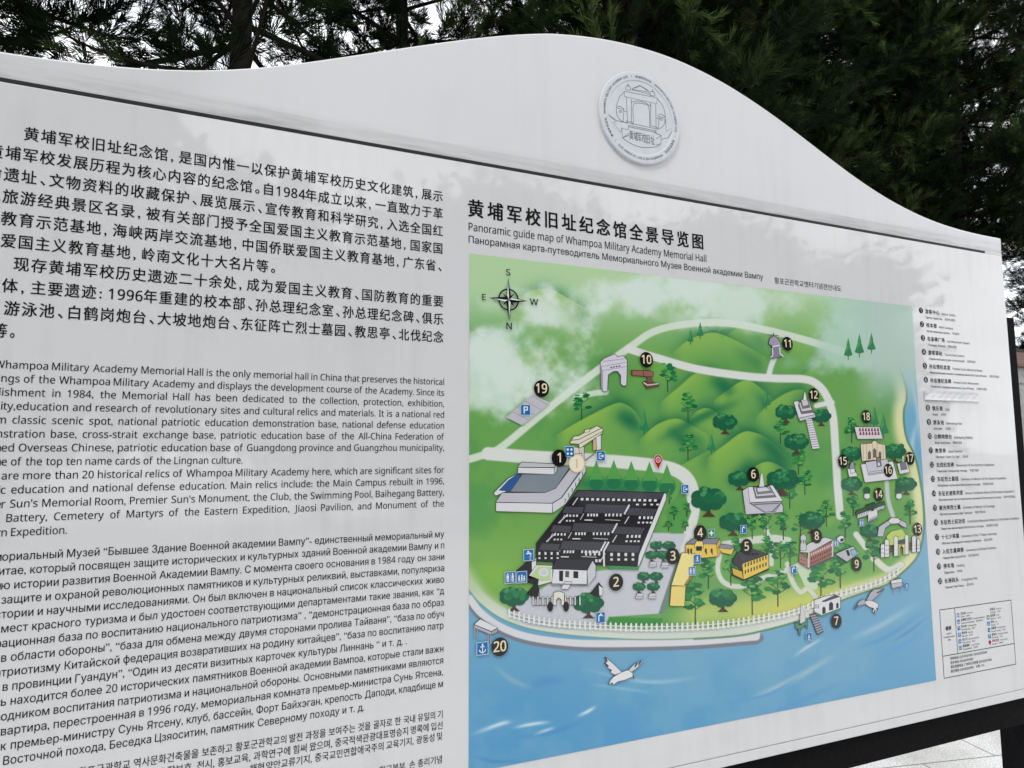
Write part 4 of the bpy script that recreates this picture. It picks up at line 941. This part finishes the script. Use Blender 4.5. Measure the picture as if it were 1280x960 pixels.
# pictograms
BLU = (38,112,176)
def icon(a, x, y, k, s=1.0, c=BLU):
    q = plane((x, y)); h = .0195*s; X, Zc = q
    a.raw([(X-h*1.1,Zc-h*1.1),(X+h*1.1,Zc-h*1.1),(X+h*1.1,Zc+h*1.1),(X-h*1.1,Zc+h*1.1)], [[0,1,2,3]], (206,224,238)); a.raw([(X-h,Zc-h),(X+h,Zc-h),(X+h,Zc+h),(X-h,Zc+h)], [[0,1,2,3]], c)
    w = (232,238,244); b = lambda x0, z0, x1, z1, ww: a.bar(X+x0*h, Zc+z0*h, X+x1*h, Zc+z1*h, ww*h, w)
    if k == 'P': b(-.3,-.7,-.3,.7,.28); b(-.3,.6,.35,.6,.24); b(-.3,-.02,.35,-.02,.24); b(.4,-.1,.4,.7,.26)
    elif k == 'wc':
        for sx_ in (-.5, .5): a.disc(X+sx_*h, Zc+.62*h, .17*h, w, 10); b(sx_, .4, sx_, -.1, .5 if sx_ < 0 else .42); b(sx_-.12, -.1, sx_-.12, -.8, .16); b(sx_+.12, -.1, sx_+.12, -.8, .16)
        b(0, -.8, 0, .8, .06)
    elif k == 'anchor': a.disc(X, Zc+.62*h, .18*h, w, 10); b(0,.5,0,-.7,.16); b(-.4,.28,.4,.28,.14); b(-.62,-.2,-.4,-.55,.18); b(-.4,-.55,0,-.74,.18); b(0,-.74,.4,-.55,.18); b(.4,-.55,.62,-.2,.18)
    elif k == 'exit': b(-.45,-.6,-.45,.6,.16); b(-.45,.55,.25,.55,.16); b(-.45,-.55,.25,-.55,.16); b(-.15,0,.65,0,.22); b(.4,.3,.7,0,.18); b(.4,-.3,.7,0,.18)
    elif k == 'cross': b(0,-.65,0,.65,.42); b(-.65,0,.65,0,.42)
    elif k == 'tap': b(-.5,.3,.5,.3,.26); b(.42,.3,.42,-.1,.24); b(-.3,.65,.1,.65,.2); b(-.1,.3,-.1,.7,.16); b(.1,-.35,.6,-.35,.12); b(.18,-.75,.52,-.75,.14)
    elif k == 'four':
        for sx_ in (-.42,.42):
            for sz in (-.42,.42): a.disc(X+sx_*h, Zc+sz*h, .26*h, w, 12)
    elif k == 'down': b(0,.6,0,-.3,.26); b(-.35,0,0,-.4,.22); b(.35,0,0,-.4,.22); b(-.5,-.68,.5,-.68,.16)
    elif k == 'people':
        for sx_, sz in ((-.55,.2),(0,.3),(.5,.1)): a.disc(X+sx_*h, Zc+sz*h, .15*h, w, 10); b(sx_, sz-.2, sx_, -.6, .3)
        b(-.7,-.72,.75,-.72,.1)
    elif k == 'drink': b(-.4,-.75,-.4,.35,.26); b(-.4,.4,.3,.55,.3); b(.3,.55,.55,.25,.2); a.disc(X+.1*h, Zc+.72*h, .16*h, w, 10)
    elif k == 'baby': a.disc(X+.1*h, Zc+.5*h, .2*h, w, 10); b(.1,.3,.1,-.3,.36); b(-.5,-.45,.5,-.45,.16); b(-.4,.1,.1,.2,.14)
for x, y, k, s, c in [(656,512.5,'P',1.1,BLU),(711,564.5,'four',1.12,BLU),(750,570,'exit',1.05,BLU),(855,611.5,'exit',1.0,BLU),(660,693.5,'tap',1.15,BLU),(636.8,721.5,'wc',1.15,BLU),(651.3,721,'people',1.15,BLU),(749.5,771.5,'drink',1.1,BLU),(602.3,810,'anchor',1.2,BLU),(928,661.5,'drink',.96,BLU),(870.2,698.5,'baby',.98,BLU),(864.2,713.5,'wc',.95,BLU),(888,666.3,'cross',.95,(60,140,110)),(1044,679,'wc',.82,BLU),(990.6,712.3,'drink',.95,BLU),(1075.5,653.5,'wc',.86,BLU),(1009.8,795.5,'down',.95,BLU),(1132,731.5,'down',.78,BLU)]:
    a = new(-.0042); icon(a, x, y, k, s*.55, c); a.build('pictogram', site_map)
a = new(-.0042); q = plane(cA((640,545))[0]); a.disc(q[0], q[1], .0225, (238,206,150)); a.disc(q[0], q[1], .0200, (240,232,214)); a.bar(q[0], q[1]-.011, q[0], q[1]+.011, .004, (232,190,110)); a.build('pictogram', site_map)
a = new(-.0042); q = plane((821.5, 576.5))
a.disc(q[0], q[1]+0.00396, 0.01353, (226,196,196)); a.raw([(q[0]-0.01287,q[1]),(q[0]+0.01287,q[1]),(q[0],q[1]-0.02244)], [[0,1,2]], (226,196,196)); a.disc(q[0], q[1]+0.00396, 0.01175, (176,24,40)); a.raw([(q[0]-0.01089,q[1]-0.00066),(q[0]+0.01089,q[1]-0.00066),(q[0],q[1]-0.0198)], [[0,1,2]], (176,24,40)); a.disc(q[0], q[1]+0.00396, 0.00759, (228,222,222)); a.disc(q[0], q[1]+0.00396, 0.00561, (176,24,40)); a.disc(q[0], q[1]+0.00396, 0.00297, (200,170,170))
a.build('location_pin', site_map)

# ------------------------------------------------------------------ key to the numbers
key = [(1,"游客中心","Visitor Centre","Центр туристов","관광안내센터"),(2,"校本部","Main Campus","Штаб-квартира школы","학교본부"),(3,"名录碑广场","List Monument Square","Площадь Списка","명록비광장"),(4,"游客驿站","Tourist Rest Station","Сервисный центр для посетителей","관광객쉼터"),
       (5,"孙总理纪念室","Premier Sun's Memorial Room","Мемориальная комната премьер-министра Сунь Ятсена","손총리기념실"),(6,"孙总理纪念碑","Premier Sun's Monument","Памятник премьер-министру Сунь Ятсену","손총리기념비"),(8,"俱乐部","Club","Клуб","구락부"),(9,"游泳池","Swimming Pool","Бассейн","수영장"),
       (10,"白鹤岗炮台","Baihegang Battery","Форт Байхэган","백학강포대"),(11,"教思亭","Jiaosi Pavilion","Беседка “Цзяо Сы Тин”","교사정"),(12,"北伐纪念碑","Monument of the Northern Expedition","Памятник Северному походу","북벌기념비"),(13,"东征烈士墓园","Cemetery of Martyrs of the Eastern Expedition","Кладбище мучеников Восточного похода","동정열사묘원"),
       (14,"东征史迹陈列室","Historic Exhibition Room of the Eastern Expedition","Выставочный зал исторических реликвий Восточного похода","동정사적진열실"),(15,"蔡光举烈士墓","Cemetery of Martyr Cai Guangju","Могила мученика Цай Гуанцзю","채광거열사묘"),(16,"东征烈士纪功坊","Contribution Memorial of Martyrs of the Eastern Expedition","Памятник мученикам Восточного похода","동정열사기공방"),
       (17,"十七少将墓","Cemetery of the 17 Major Generals","Могила семнадцати генерал-майоров","십칠소장묘"),(18,"入伍生墓碑群","Cemetery of Enlisted Students","Надгробия курсантов","입오생묘비군"),(19,"停车场","Parking","Парковка","주차장"),(20,"长洲码头","Changzhou Pier","Причал Чан Чжоу","장주부두")]
k1 = plane((1151.1, 388.1)); k20 = plane((1175.0, 726.5))
lg = Art()
for k, zh_, en_, ru_, ko_ in key:
    f_ = (k-1)/19.0; X = k1[0]+(k20[0]-k1[0])*f_; Zc = k1[1]+(k20[1]-k1[1])*f_
    lg.disc(X, Zc, .0098, (44,44,46), 20); lg.y -= STEP
    S = .0150/.68*.8; lg.text(str(k), X, Zc-.0060, S, (206,206,206), .01, fit=np.ptp(glyph(str(k), .01)[0][:, 0])*S*(.8 if k > 9 else 1), center=True)
    x = X+.021; n = len(zh_); lg.han(zh_, x, x+n*.0172, Zc-.0070, .0160, (38,38,42), .016)
    x2 = x+n*.0172+.011; w = np.ptp(glyph(en_, .01)[0][:, 0])*.0108
    lg.text(en_, x2, Zc-.0072, .0104, (66,66,70), .003, fit=min(w, UR-.02-x2))
    xr_ = x+.001; w = np.ptp(glyph(ru_, .014)[0][:, 0])*.0104; lg.text(ru_, xr_, Zc-.0245, .0100, (58,58,62), .004, fit=w)
    w2 = np.ptp(glyph(ko_, .02)[0][:, 0])*.0098; lg.text(ko_, xr_+w+.014, Zc-.0245, .0096, (66,66,70), .006, fit=min(w2, max(.02, UR-.015-(xr_+w+.014))))
lg.build('key_lettering', board)

# --- boxed symbol key and contact lines
bx = Art(); cK = crop(1150,740,8)
GR = (78,80,84)
q = {n: plane(cK(p)[0]) for n, p in dict(tl=(203,183), tr=(915,75), br=(950,715), bl=(233,872), ml=(222,648), mr=(942,510), dt=(350,160), db=(372,615)).items()}
bx0, bx1 = (q['tl'][0]+q['bl'][0])/2, (q['tr'][0]+q['br'][0])/2; bz1, bz0 = (q['tl'][1]+q['tr'][1])/2, (q['bl'][1]+q['br'][1])/2; bzm = (q['ml'][1]+q['mr'][1])/2; bxd = (q['dt'][0]+q['db'][0])/2
lw = .0020
for a_ in ((bx0,bz1,bx1,bz1),(bx0,bz0,bx1,bz0),(bx0,bzm,bx1,bzm),(bx0,bz0,bx0,bz1),(bx1,bz0,bx1,bz1),(bxd,bzm,bxd,bz1)): bx.bar(*a_, lw, GR)
KT = (62,62,66)
xm = (bx0+bxd)/2; zm = (bzm+bz1)/2
bx.text("图例", xm, zm+.006, .0135, K, .02, center=True)
for j, s_ in enumerate(("Legend", "Условные знаки", "범례")): bx.text(s_, xm, zm-.007-.010*j, .0068, KT, .006, center=True)
c1 = [("卫生间","Restroom","Туалет","화장실",'wc'),("无障碍卫生间","Accessible Restroom","Туалет для инвалидов","장애인화장실",'people'),("饮水处","Drinking Water","Питьевая вода","음수대",'tap'),("停车场","Parking","Парковка","주차장",'P'),("出入口","Entrance and Exit","Вход и выход","출입구",'exit'),("游客服务","Tourist Service","Обслуживание","관광안내",'four')]
c2 = [("纪念品","Souvenirs","Сувениры","기념품",None),("医务室","Clinic","Медпункт","의무실",'cross'),("码头","Pier","Причал","부두",'anchor'),("母婴室","Nursing Room","Комната матери","수유실",'baby'),("直饮水","Drinking Fountain","Фонтанчик","식수대",'drink'),("您的位置","You Are Here","Вы здесь","현재위치",'pin')]
for cl_k, x_, lst in ((0, float(plane(cK((410,400))[0])[0])-.009, c1), (1, float(plane(cK((692,310))[0])[0])-.004, c2)):
    for j, (a_, b_, c_, d_, ic) in enumerate(lst):
        Zc = bz1-.024-(bz1-bzm-.040)/5*j
        if ic and ic != 'pin':
            px_, py_ = survey(np.array([x_]), np.array([Zc])); icon(bx, float(px_[0]), float(py_[0]), ic, .31, (60,130,110) if ic == 'cross' else BLU)
        elif ic == 'pin': bx.disc(x_, Zc+.002, .0055, (170,40,50), 14); bx.raw([(x_-.0052,Zc),(x_+.0052,Zc),(x_,Zc-.009)], [[0,1,2]], (170,40,50))
        n = len(a_); cc = (150,50,56) if ic == 'pin' else (48,48,52)
        bx.han(a_, x_+.012, x_+.012+n*.0086, Zc+.0008, .0086, cc, .012); bx.text(b_, x_+.017+n*.0086, Zc+.0008, .0062, KT, .004)
        w_ = bx.text(c_, x_+.012, Zc-.0080, .0060, KT, .006); bx.text(d_, x_+.020+w_, Zc-.0080, .0060, KT, .006)
for j, s_ in enumerate(("咨询电话: 020-82201082  020-82203564", "投诉电话: 020-82201082", "景区救援电话: 广州市公共救援 020-82201082", "医疗救助: 020-82201082    火警: 119")):
    bx.text(s_, bx0+.034, bzm-(bzm-bz0)*(.22+.195*j), .0098, KT, .008)
bx.build('symbol_key', board)

# --- white paper strip stuck over row 7
sp = plane([(1155.2,488.8),(1222.3,491.2),(1221.8,502.8),(1155.0,499.2)])
sx0, sx1 = sp[:, 0].min(), sp[[1, 2], 0].mean(); sz0, sz1 = sp[[2, 3], 1].mean(), sp[[0, 1], 1].mean()
vv, ff = [], []; n = 24
for i in range(n+1):
    for j in range(5):
        x = sx0+(sx1-sx0)*i/n; z = sz0+(sz1-sz0)*j/4
        edge = max(0, abs(j-2)-1)*.0012+(.003 if i < 2 and j > 2 else 0)
        vv.append((x, -.0022-edge-.0009*abs(math.sin(i*2.1+j)), z))
for i in range(n):
    for j in range(4): a_ = i*5+j; ff.append((a_, a_+5, a_+6, a_+1))
b_ = len(vv); vv += [(sx0, -.0008, sz0), (sx1, -.0008, sz0), (sx1, -.0008, sz1), (sx0, -.0008, sz1)]; ff.append((b_, b_+3, b_+2, b_+1))
st = mesh_from('paper_strip', vv, ff, M_PAPER, None)
st['label'] = 'narrow white paper strip stuck over a line of the key on the board'; st['category'] = 'sticker'

# ------------------------------------------------------------------ emblem
ec = plane((798.3, 148.2)); ER = .0860*D
ec = np.array([.6915*D, EYE+.6035*D])
emb = empty('emblem', (ec[0], 0, ec[1])); emb.parent = board; emb.location = Vector((ec[0], 0, ec[1]))-board.location
prof = [(0,-.0065),(.80*ER,-.0065),(.815*ER,-.0078),(.955*ER,-.0078),(.99*ER,-.0074),(ER,-.006),(ER,.0005)]
vv, ff = [(0, prof[0][1], 0)], []; n = 96
for r_, y in prof[1:]:
    for k in range(n): t_ = 2*math.pi*k/n; vv.append((r_*math.cos(t_), y, r_*math.sin(t_)))
for k in range(n): ff.append((0, 1+k, 1+(k+1) % n))
for q_ in range(len(prof)-2):
    for k in range(n): a_ = 1+q_*n; ff.append((a_+k, a_+n+k, a_+n+(k+1) % n, a_+(k+1) % n))
dsk = bpy.data.meshes.new('disc'); dsk.from_pydata(vv, [], ff); dsk.update()
do = bpy.data.objects.new('disc', dsk); dsk.materials.append(M_DISC); col.objects.link(do); do.parent = emb
bmm = bmesh.new(); bmm.from_mesh(dsk); bmesh.ops.recalc_face_normals(bmm, faces=bmm.faces); bmm.to_mesh(dsk); bmm.free()
cQ = crop(740, 80, 7.385)
ea = Art(-.0068); LN = (76,82,98)
def el(*p, w=.55): ea.line(cQ(*p), w, LN)
def sp_(p, n=6): return [tuple(a_) for a_ in spline(p, n)]
el(*sp_([(290,262),(240,320),(212,410),(222,490),(260,535),(300,552)])); el(*sp_([(590,330),(640,400),(662,480),(655,560),(625,598),(585,612)]))
el((285,262),(285,310),(585,378),(588,322),(285,262)); el((305,315),(315,560)); el((350,335),(350,560)); el((528,370),(530,585)); el((575,380),(578,605)); el(*sp_([(350,365),(400,352),(470,365),(528,400)])); el(*sp_([(370,560),(366,400),(400,372),(460,378),(510,410),(520,590)]))
el((300,548),(600,612)); el((320,575),(585,628)); el((300,535),(360,545),(360,570)); el((530,580),(590,595),(590,612))
el((355,240),(430,208),(510,258),(515,290),(355,250),(355,240)); el((360,245),(505,270)); el((375,236),(432,212),(500,258))
for x, y in ((320,222),(545,275)): el(*sp_([(x-22,y+25),(x-20,y),(x,y-12),(x+20,y+5),(x+18,y+30),(x-22,y+25)])); el((x,y-14),(x,y-32)); el((x-10,y-14),(x+12,y-12))
el(*sp_([(218,412),(245,400),(285,428)])); el((222,418),(280,432),(275,540)); el((240,440),(262,444),(260,458),(238,454),(240,440)); el((276,445),(305,452)); el(*sp_([(590,490),(622,472),(662,500)])); el((600,495),(655,508)); el((605,500),(600,605)); el((614,512),(638,516),(636,530),(614,526),(614,512)); el((575,508),(602,512))
el((140,478),(215,548),(180,548),(250,640),(262,600),(322,620),(322,580)); el((262,600),(268,690),(330,650)); el((268,690),(330,668)); el((140,478),(210,530),(310,555))
el(*sp_([(268,690),(330,735),(430,775),(520,780),(600,765),(625,740)])); el((575,650),(625,668),(622,745),(580,755)); el((575,650),(575,625)); el((580,700),(622,672)); el((625,705),(690,690),(720,640),(735,598),(672,632),(665,520)); el((560,640),(622,668)); el((330,590),(575,640))
qa, qb = plane(cQ((332,690))[0]), plane(cQ((565,745))[0])
ea_ang = 0
for i_, ch in enumerate("黄埔军校旧址"):
    x, y = 332+i_*39, 692+i_*9; q = plane(cQ((x, y))[0]); ea.text(ch, q[0], q[1]-.002, .0285, LN, .0, sx=.50)
et = Art(-.0082)
def arc_text(s_, a0, a1, S, off=.01):
    ws = [(.32 if ch == ' ' else np.ptp(glyph(ch, off)[0][:, 0])+.09) for ch in s_]; tot = sum(ws); th = a0; rr_ = .862*ER
    for ch, w in zip(s_, ws):
        d = (a1-a0)*w/tot; m_ = th+d/2; th += d
        if ch == ' ': continue
        x = ec[0]+rr_*math.sin(m_); z = ec[1]+rr_*math.cos(m_); et.text(ch, x, z, S, (66,70,82), 0, center=True, rot=-m_)
for k in range(3):
    b_ = math.radians(120*k-8)
    arc_text("黄埔军校旧址", b_, b_+math.radians(27), .0084, 0); arc_text("WHAMPOA MILITARY ACADEMY SITE", b_+math.radians(32), b_+math.radians(108), .0088, 0)
    m_ = b_-math.radians(6); et.disc(ec[0]+.89*ER*math.sin(m_), ec[1]+.89*ER*math.cos(m_), .0012, (60,62,70), 8)
for a_, nme in ((ea, 'gate_drawing'), (et, 'ring_lettering')):
    o = a_.build(nme, None); o.parent = emb; o.location = (-ec[0], 0, -ec[1])

# ------------------------------------------------------------------ building beyond the right end
b0 = plane((1269.5, 419), 10.0); b1 = plane((1269.5, 456), 10.0); b2 = plane((1269.5, 476), 9.0)
bx_, by_ = float(b0[0]), 10.0-D
hut = empty('tiled_pavilion', (bx_+4, by_+2, 0))
tag(hut, 'low building with red-brown roof and grey beam beside the right post of the board', 'building')
zt, ze, zb_ = float(b0[1]), float(b1[1]), float(b2[1])
v = [(bx_, by_, ze+.05), (bx_+9, by_, ze+.05), (bx_+9, by_+1.6, zt), (bx_, by_+1.6, zt), (bx_, by_+3.2, ze+.05), (bx_+9, by_+3.2, ze+.05),
     (bx_, by_, ze-.03), (bx_+9, by_, ze-.03), (bx_, by_+3.2, ze-.03), (bx_+9, by_+3.2, ze-.03)]
rf = mesh_from('roof', v, [(0,1,2,3),(3,2,5,4),(6,8,9,7),(0,6,7,1),(4,5,9,8),(0,3,4,8,6),(1,7,9,5,2)], M_ROOF, hut)
box('ridge_cap', [(bx_-.05, bx_+9.05, by_+1.48, by_+1.72, zt-.05, zt+.05)], M_BRICK, hut, .02)
box('beam', [(bx_+.05, bx_+8.95, by_+.1, by_+.4, ze-.42, ze-.032)], M_CONC, hut, .01)
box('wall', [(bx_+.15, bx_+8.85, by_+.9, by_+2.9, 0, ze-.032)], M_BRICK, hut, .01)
for k in range(4): box('column', [(bx_+.15+2.8*k, bx_+.4+2.8*k, by_+.12, by_+.37, 0, ze-.421)], M_CONC, hut, .01)
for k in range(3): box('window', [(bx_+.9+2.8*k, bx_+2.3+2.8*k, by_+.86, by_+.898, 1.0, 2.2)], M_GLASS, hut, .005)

# ------------------------------------------------------------------ trees
def tube(path, rad, n=8):
    path = np.array(path, float); v, f = [], []
    for i, p in enumerate(path):
        d = path[min(i+1, len(path)-1)]-path[max(i-1, 0)]; d /= np.linalg.norm(d)
        a = np.cross(d, (0.3, 1, .2)); a /= np.linalg.norm(a); b = np.cross(d, a)
        for k in range(n): t_ = 2*math.pi*k/n; v.append(p+rad[i]*(a*math.cos(t_)+b*math.sin(t_)))
    for i in range(len(path)-1):
        for k in range(n): f.append((i*n+k, i*n+(k+1) % n, (i+1)*n+(k+1) % n, (i+1)*n+k))
    return v, f
def merge(parts):
    V, F = [], []
    for v, f in parts:
        b = len(V); V += [tuple(p) for p in v]; F += [tuple(b+i for i in q) for q in f]
    return V, F
def pine_meshes(seed, H=21.0, base=6.2, RM=4.0, gap=.45, nb=6, clus=(.35,.55,.75,.95), per=7, NN=60):
    r = np.random.default_rng(seed)
    bend = lambda z: np.array([.10*math.sin(z*.35+seed), .10*math.cos(z*.3+seed*2), 0])
    zs = np.linspace(0, H, 16)
    trunk = tube([np.array([0, 0, z])+bend(z)-bend(0) for z in zs], [.21*(1-z/H)**.8+.015+(.07*math.exp(-z/.4)) for z in zs], 12)
    limbs = []; A, B, G = [], [], []          # tuft axes and how strongly each tuft is painted as lit
    z = base; k = 0
    while z < H-.3:
        f_ = (z-base)/(H-base)
        Lr = RM*(1-f_)**.6*(.6+.4*min(1, (z-base+.6)/1.2))
        for j in range(nb):
            az = 2*math.pi*(j+.5*(k % 2))/nb+r.uniform(-.4, .4); L_ = Lr*r.uniform(.6, 1.1)
            if L_ < .25: continue
            el_ = r.uniform(-.2, .2); n = 8; pts = []; p = np.array([0, 0, z+r.uniform(-.2, .2)])+bend(z)-bend(0); h = np.array([math.cos(az), math.sin(az), 0])
            side = np.array([-h[1], h[0], 0]); curve = r.uniform(-.3, .3)
            for q in range(n+1):
                s = q/n; pts.append(p+h*L_*s+side*curve*L_*.4*s*s+np.array([0, 0, L_*(math.tan(el_)*s-.30*s*s+.34*s**3)]))
            limbs.append(tube(pts, [.05*(1-.8*q/n)*(L_/RM)**.6+.007 for q in range(n+1)], 5))
            pts = np.array(pts)
            for ci, s in enumerate(clus):
                s = min(1, s+r.uniform(-.07, .07)); a = np.array([np.interp(s*n, range(n+1), pts[:, c]) for c in range(3)])
                tuft_lit = np.clip(r.normal(.02, .5), 0, 1.1)*(.4+.6*s); sg = 1 if (ci+j) % 2 else -1
                lean = h*(.7*s)+side*sg*(1.05-s)*r.uniform(.5, 1.3); ctr = a+lean*r.uniform(.15, .55)*min(1, L_/2)
                if s < .93: limbs.append(tube([a, (a+ctr)/2-np.array([0,0,.03]), ctr], [.018, .014, .008], 4))
                for q in range(per):
                    d = lean*.8+h*.35+r.normal(size=3)*.55+np.array([0, 0, .35]); d /= np.linalg.norm(d)
                    o = ctr+r.normal(size=3)*np.array([.16, .16, .09])
                    A.append(o); B.append(o+d*r.uniform(.38, .78)); G.append(tuft_lit*r.uniform(.6, 1.1))
        z += gap*r.uniform(.8, 1.2); k += 1
    A, B, G = np.array(A), np.array(B), np.array(G)
    m = len(A)
    t_ = r.random((m, NN))**.8; ax = B-A; ln = np.linalg.norm(ax, axis=1, keepdims=True); ax = ax/ln
    rnd = r.normal(size=(m, NN, 3)); rnd -= (rnd*ax[:, None]).sum(-1, keepdims=True)*ax[:, None]; rnd /= np.linalg.norm(rnd, axis=-1, keepdims=True)+1e-9
    root = A[:, None]+ax[:, None]*ln[:, None]*t_[..., None]
    dr = ax[:, None]*r.uniform(.75, 1.15, (m, NN, 1))+rnd*r.uniform(.35, .75, (m, NN, 1)); dr[..., 2] += .15; dr /= np.linalg.norm(dr, axis=-1, keepdims=True)
    nl = r.uniform(.15, .30, (m, NN, 1)); wv = np.cross(dr, r.normal(size=(m, NN, 3))); wv /= np.linalg.norm(wv, axis=-1, keepdims=True)+1e-9; wv *= .0085
    tip = root+dr*nl; mid = root+dr*nl*.4
    V = np.stack([root, mid+wv, tip, mid-wv], 2).reshape(-1, 3); q = np.arange(m*NN)*4
    F = np.stack([q, q+1, q+2, q+3], -1)
    tip_light = np.repeat((np.clip(G[:, None], 0, 1)*(.25+.75*t_)).ravel(), 4)
    return trunk, merge(limbs), V, F, tip_light
pine_data = []
for sd_, kw in ((11, dict(base=7.3, RM=3.7, gap=.94, nb=6, clus=(.35,.6,.8,.97), per=9)), (23, dict(base=7.5, RM=3.7, gap=.94, nb=6, clus=(.35,.6,.8,.97), per=9)), (37, dict(base=7.7, RM=4.2, per=8)), (41, dict(base=5.0, RM=4.2, per=8))):
    tk, lb, V, F, tip_light = pine_meshes(sd_, **kw)
    def mk(nm_, v, f, mt, sm=True):
        me = bpy.data.meshes.new(nm_); me.from_pydata([tuple(map(float, p)) for p in v], [], f); me.materials.append(mt); me.update()
        for p in me.polygons: p.use_smooth = sm
        return me
    m1 = mk('trunk', *tk, M_BARK); m2 = mk('limbs', *lb, M_BARK)
    me = bpy.data.meshes.new('crown'); me.vertices.add(len(V)); me.vertices.foreach_set('co', V.astype(np.float32).ravel())
    me.loops.add(F.size); me.loops.foreach_set('vertex_index', F.astype(np.int32).ravel()); me.polygons.add(len(F)); me.polygons.foreach_set('loop_start', np.arange(0, F.size, 4, dtype=np.int32)); me.update(calc_edges=True); me.materials.append(M_NEEDLE); at_ = me.attributes.new('tip_light', 'FLOAT', 'POINT'); at_.data.foreach_set('value', tip_light.astype(np.float32))
    pine_data.append((m1, m2, me))
def pine(kind, x, y, s, rz, label, group='dark pines behind the board'):
    t_ = empty('pine_tree', (x, y, .1)); t_.scale = (s, s, s); t_.rotation_euler = (0, 0, rz); tag(t_, label, 'tree', group)
    for nm_, me in zip(('trunk', 'limbs', 'crown'), pine_data[kind]):
        o = bpy.data.objects.new(nm_, me); col.objects.link(o); o.parent = t_
    return t_
def at(px, dist): return float(plane((px, 577), dist)[0]), dist-D
PT = [(0, 272, 11.0, 1.0, .4, 'dark pine whose thick trunk shows above the dip in the board top'),
      (1, 505, 15.5, 1.12, 1.7, 'dark pine whose slimmer trunk stands where the board top starts to rise'),
      (2, 1163, 18.0, 1.1, 2.6, 'dark pine whose bare trunk stands against white sky above the right slope'),
      (1, -95, 12.5, 1.05, 3.0, 'dark pine whose drooping boughs hang over the far left end of the board top'),
      (2, 800, 13.0, 1.0, .9, 'dense pine straight behind the crest of the board'),
      (2, 930, 14.5, 1.0, 4.1, 'dense pine rising just right of the round emblem'),
      (2, 1050, 15.0, 1.0, 5.2, 'pine with bright olive tufts above the middle of the right slope'),
      (3, 1400, 15.0, 1.05, .2, 'pine whose boughs hang lowest past the right end of the board'),
      (3, 850, 20.0, 1.25, 3.7, 'farther pine filling the gap above the emblem'),
      (3, 960, 21.5, 1.1, 2.9, 'farther pine filling the dark between the emblem and the bare trunk'),
      (2, 1225, 13.5, 1.0, 1.2, 'pine nearest the upper right corner of the photo, right of the bare trunk')]
for kd, px_, ds, s, rz_, lb in PT:
    x, y = at(px_, ds); pine(kd, x, y, s, rz_, lb)

# ------------------------------------------------------------------ trees across the path, seen only as reflections in the gloss
def leafy(seed, H=7.0, RM=2.4, n=14000):
    r = np.random.default_rng(seed)
    tk = tube([(0,0,0),(.05,0,1.0),(.0,.06,2.2),(-.05,.02,H*.6)], [.2,.15,.12,.04], 10)
    lm = []; cs = []
    for k in range(26):
        az = r.uniform(0, 6.28); z0 = r.uniform(1.8, H*.55); e = np.array([math.cos(az)*RM*r.uniform(.5,.9), math.sin(az)*RM*r.uniform(.5,.9), r.uniform(H*.18, H*.92)])
        lm.append(tube([(0,0,z0), e*.5+np.array([0,0,z0*.5]), e], [.06,.04,.012], 5)); cs.append(e)
    cs = np.array(cs); c = cs[r.integers(0, len(cs), n)]+r.normal(size=(n,3))*np.array([.55,.55,.42])
    u = r.normal(size=(n,3)); u /= np.linalg.norm(u, axis=1, keepdims=True); w = np.cross(u, r.normal(size=(n,3))); w /= np.linalg.norm(w, axis=1, keepdims=True)
    s_ = r.uniform(.12,.21,(n,1)); V = np.stack([c-u*s_, c+w*s_*.5, c+u*s_, c-w*s_*.5], 1).reshape(-1,3); q = np.arange(n)*4
    return merge([tk]), merge(lm), V, np.stack([q,q+1,q+2,q+3], -1)
tk, lb, V, F = leafy(5)
lt = (mk('trunk', *tk, M_BARK), mk('limbs', *lb, M_BARK), mk('crown', V.tolist(), F.tolist(), M_LEAF, False))
rows_ = [(-15+2.9*k, -13.4-.5*(k % 2), 1.75+.1*(k % 3), 1.3*k, 'tall leafy tree in the row across the path, opposite the left half of the board', 'tall leafy trees across the path') for k in range(5)]
rows_ += [(2.4+2.3*k, -15-.5*(k % 2), 1.06+.07*((k*2) % 3), 2.1*k+.4, 'low leafy tree in the row across the path, opposite the right half of the board', 'low leafy trees across the path') for k in range(8)]
for x, y, s_, rz_, lb_, gp_ in rows_:
    t_ = empty('leafy_tree', (x, y, 0)); t_.scale = (s_,)*3; t_.rotation_euler = (0,0,rz_); tag(t_, lb_, 'tree', gp_)
    for nm_, me in zip(('trunk','limbs','crown'), lt):
        o = bpy.data.objects.new(nm_, me); col.objects.link(o); o.parent = t_
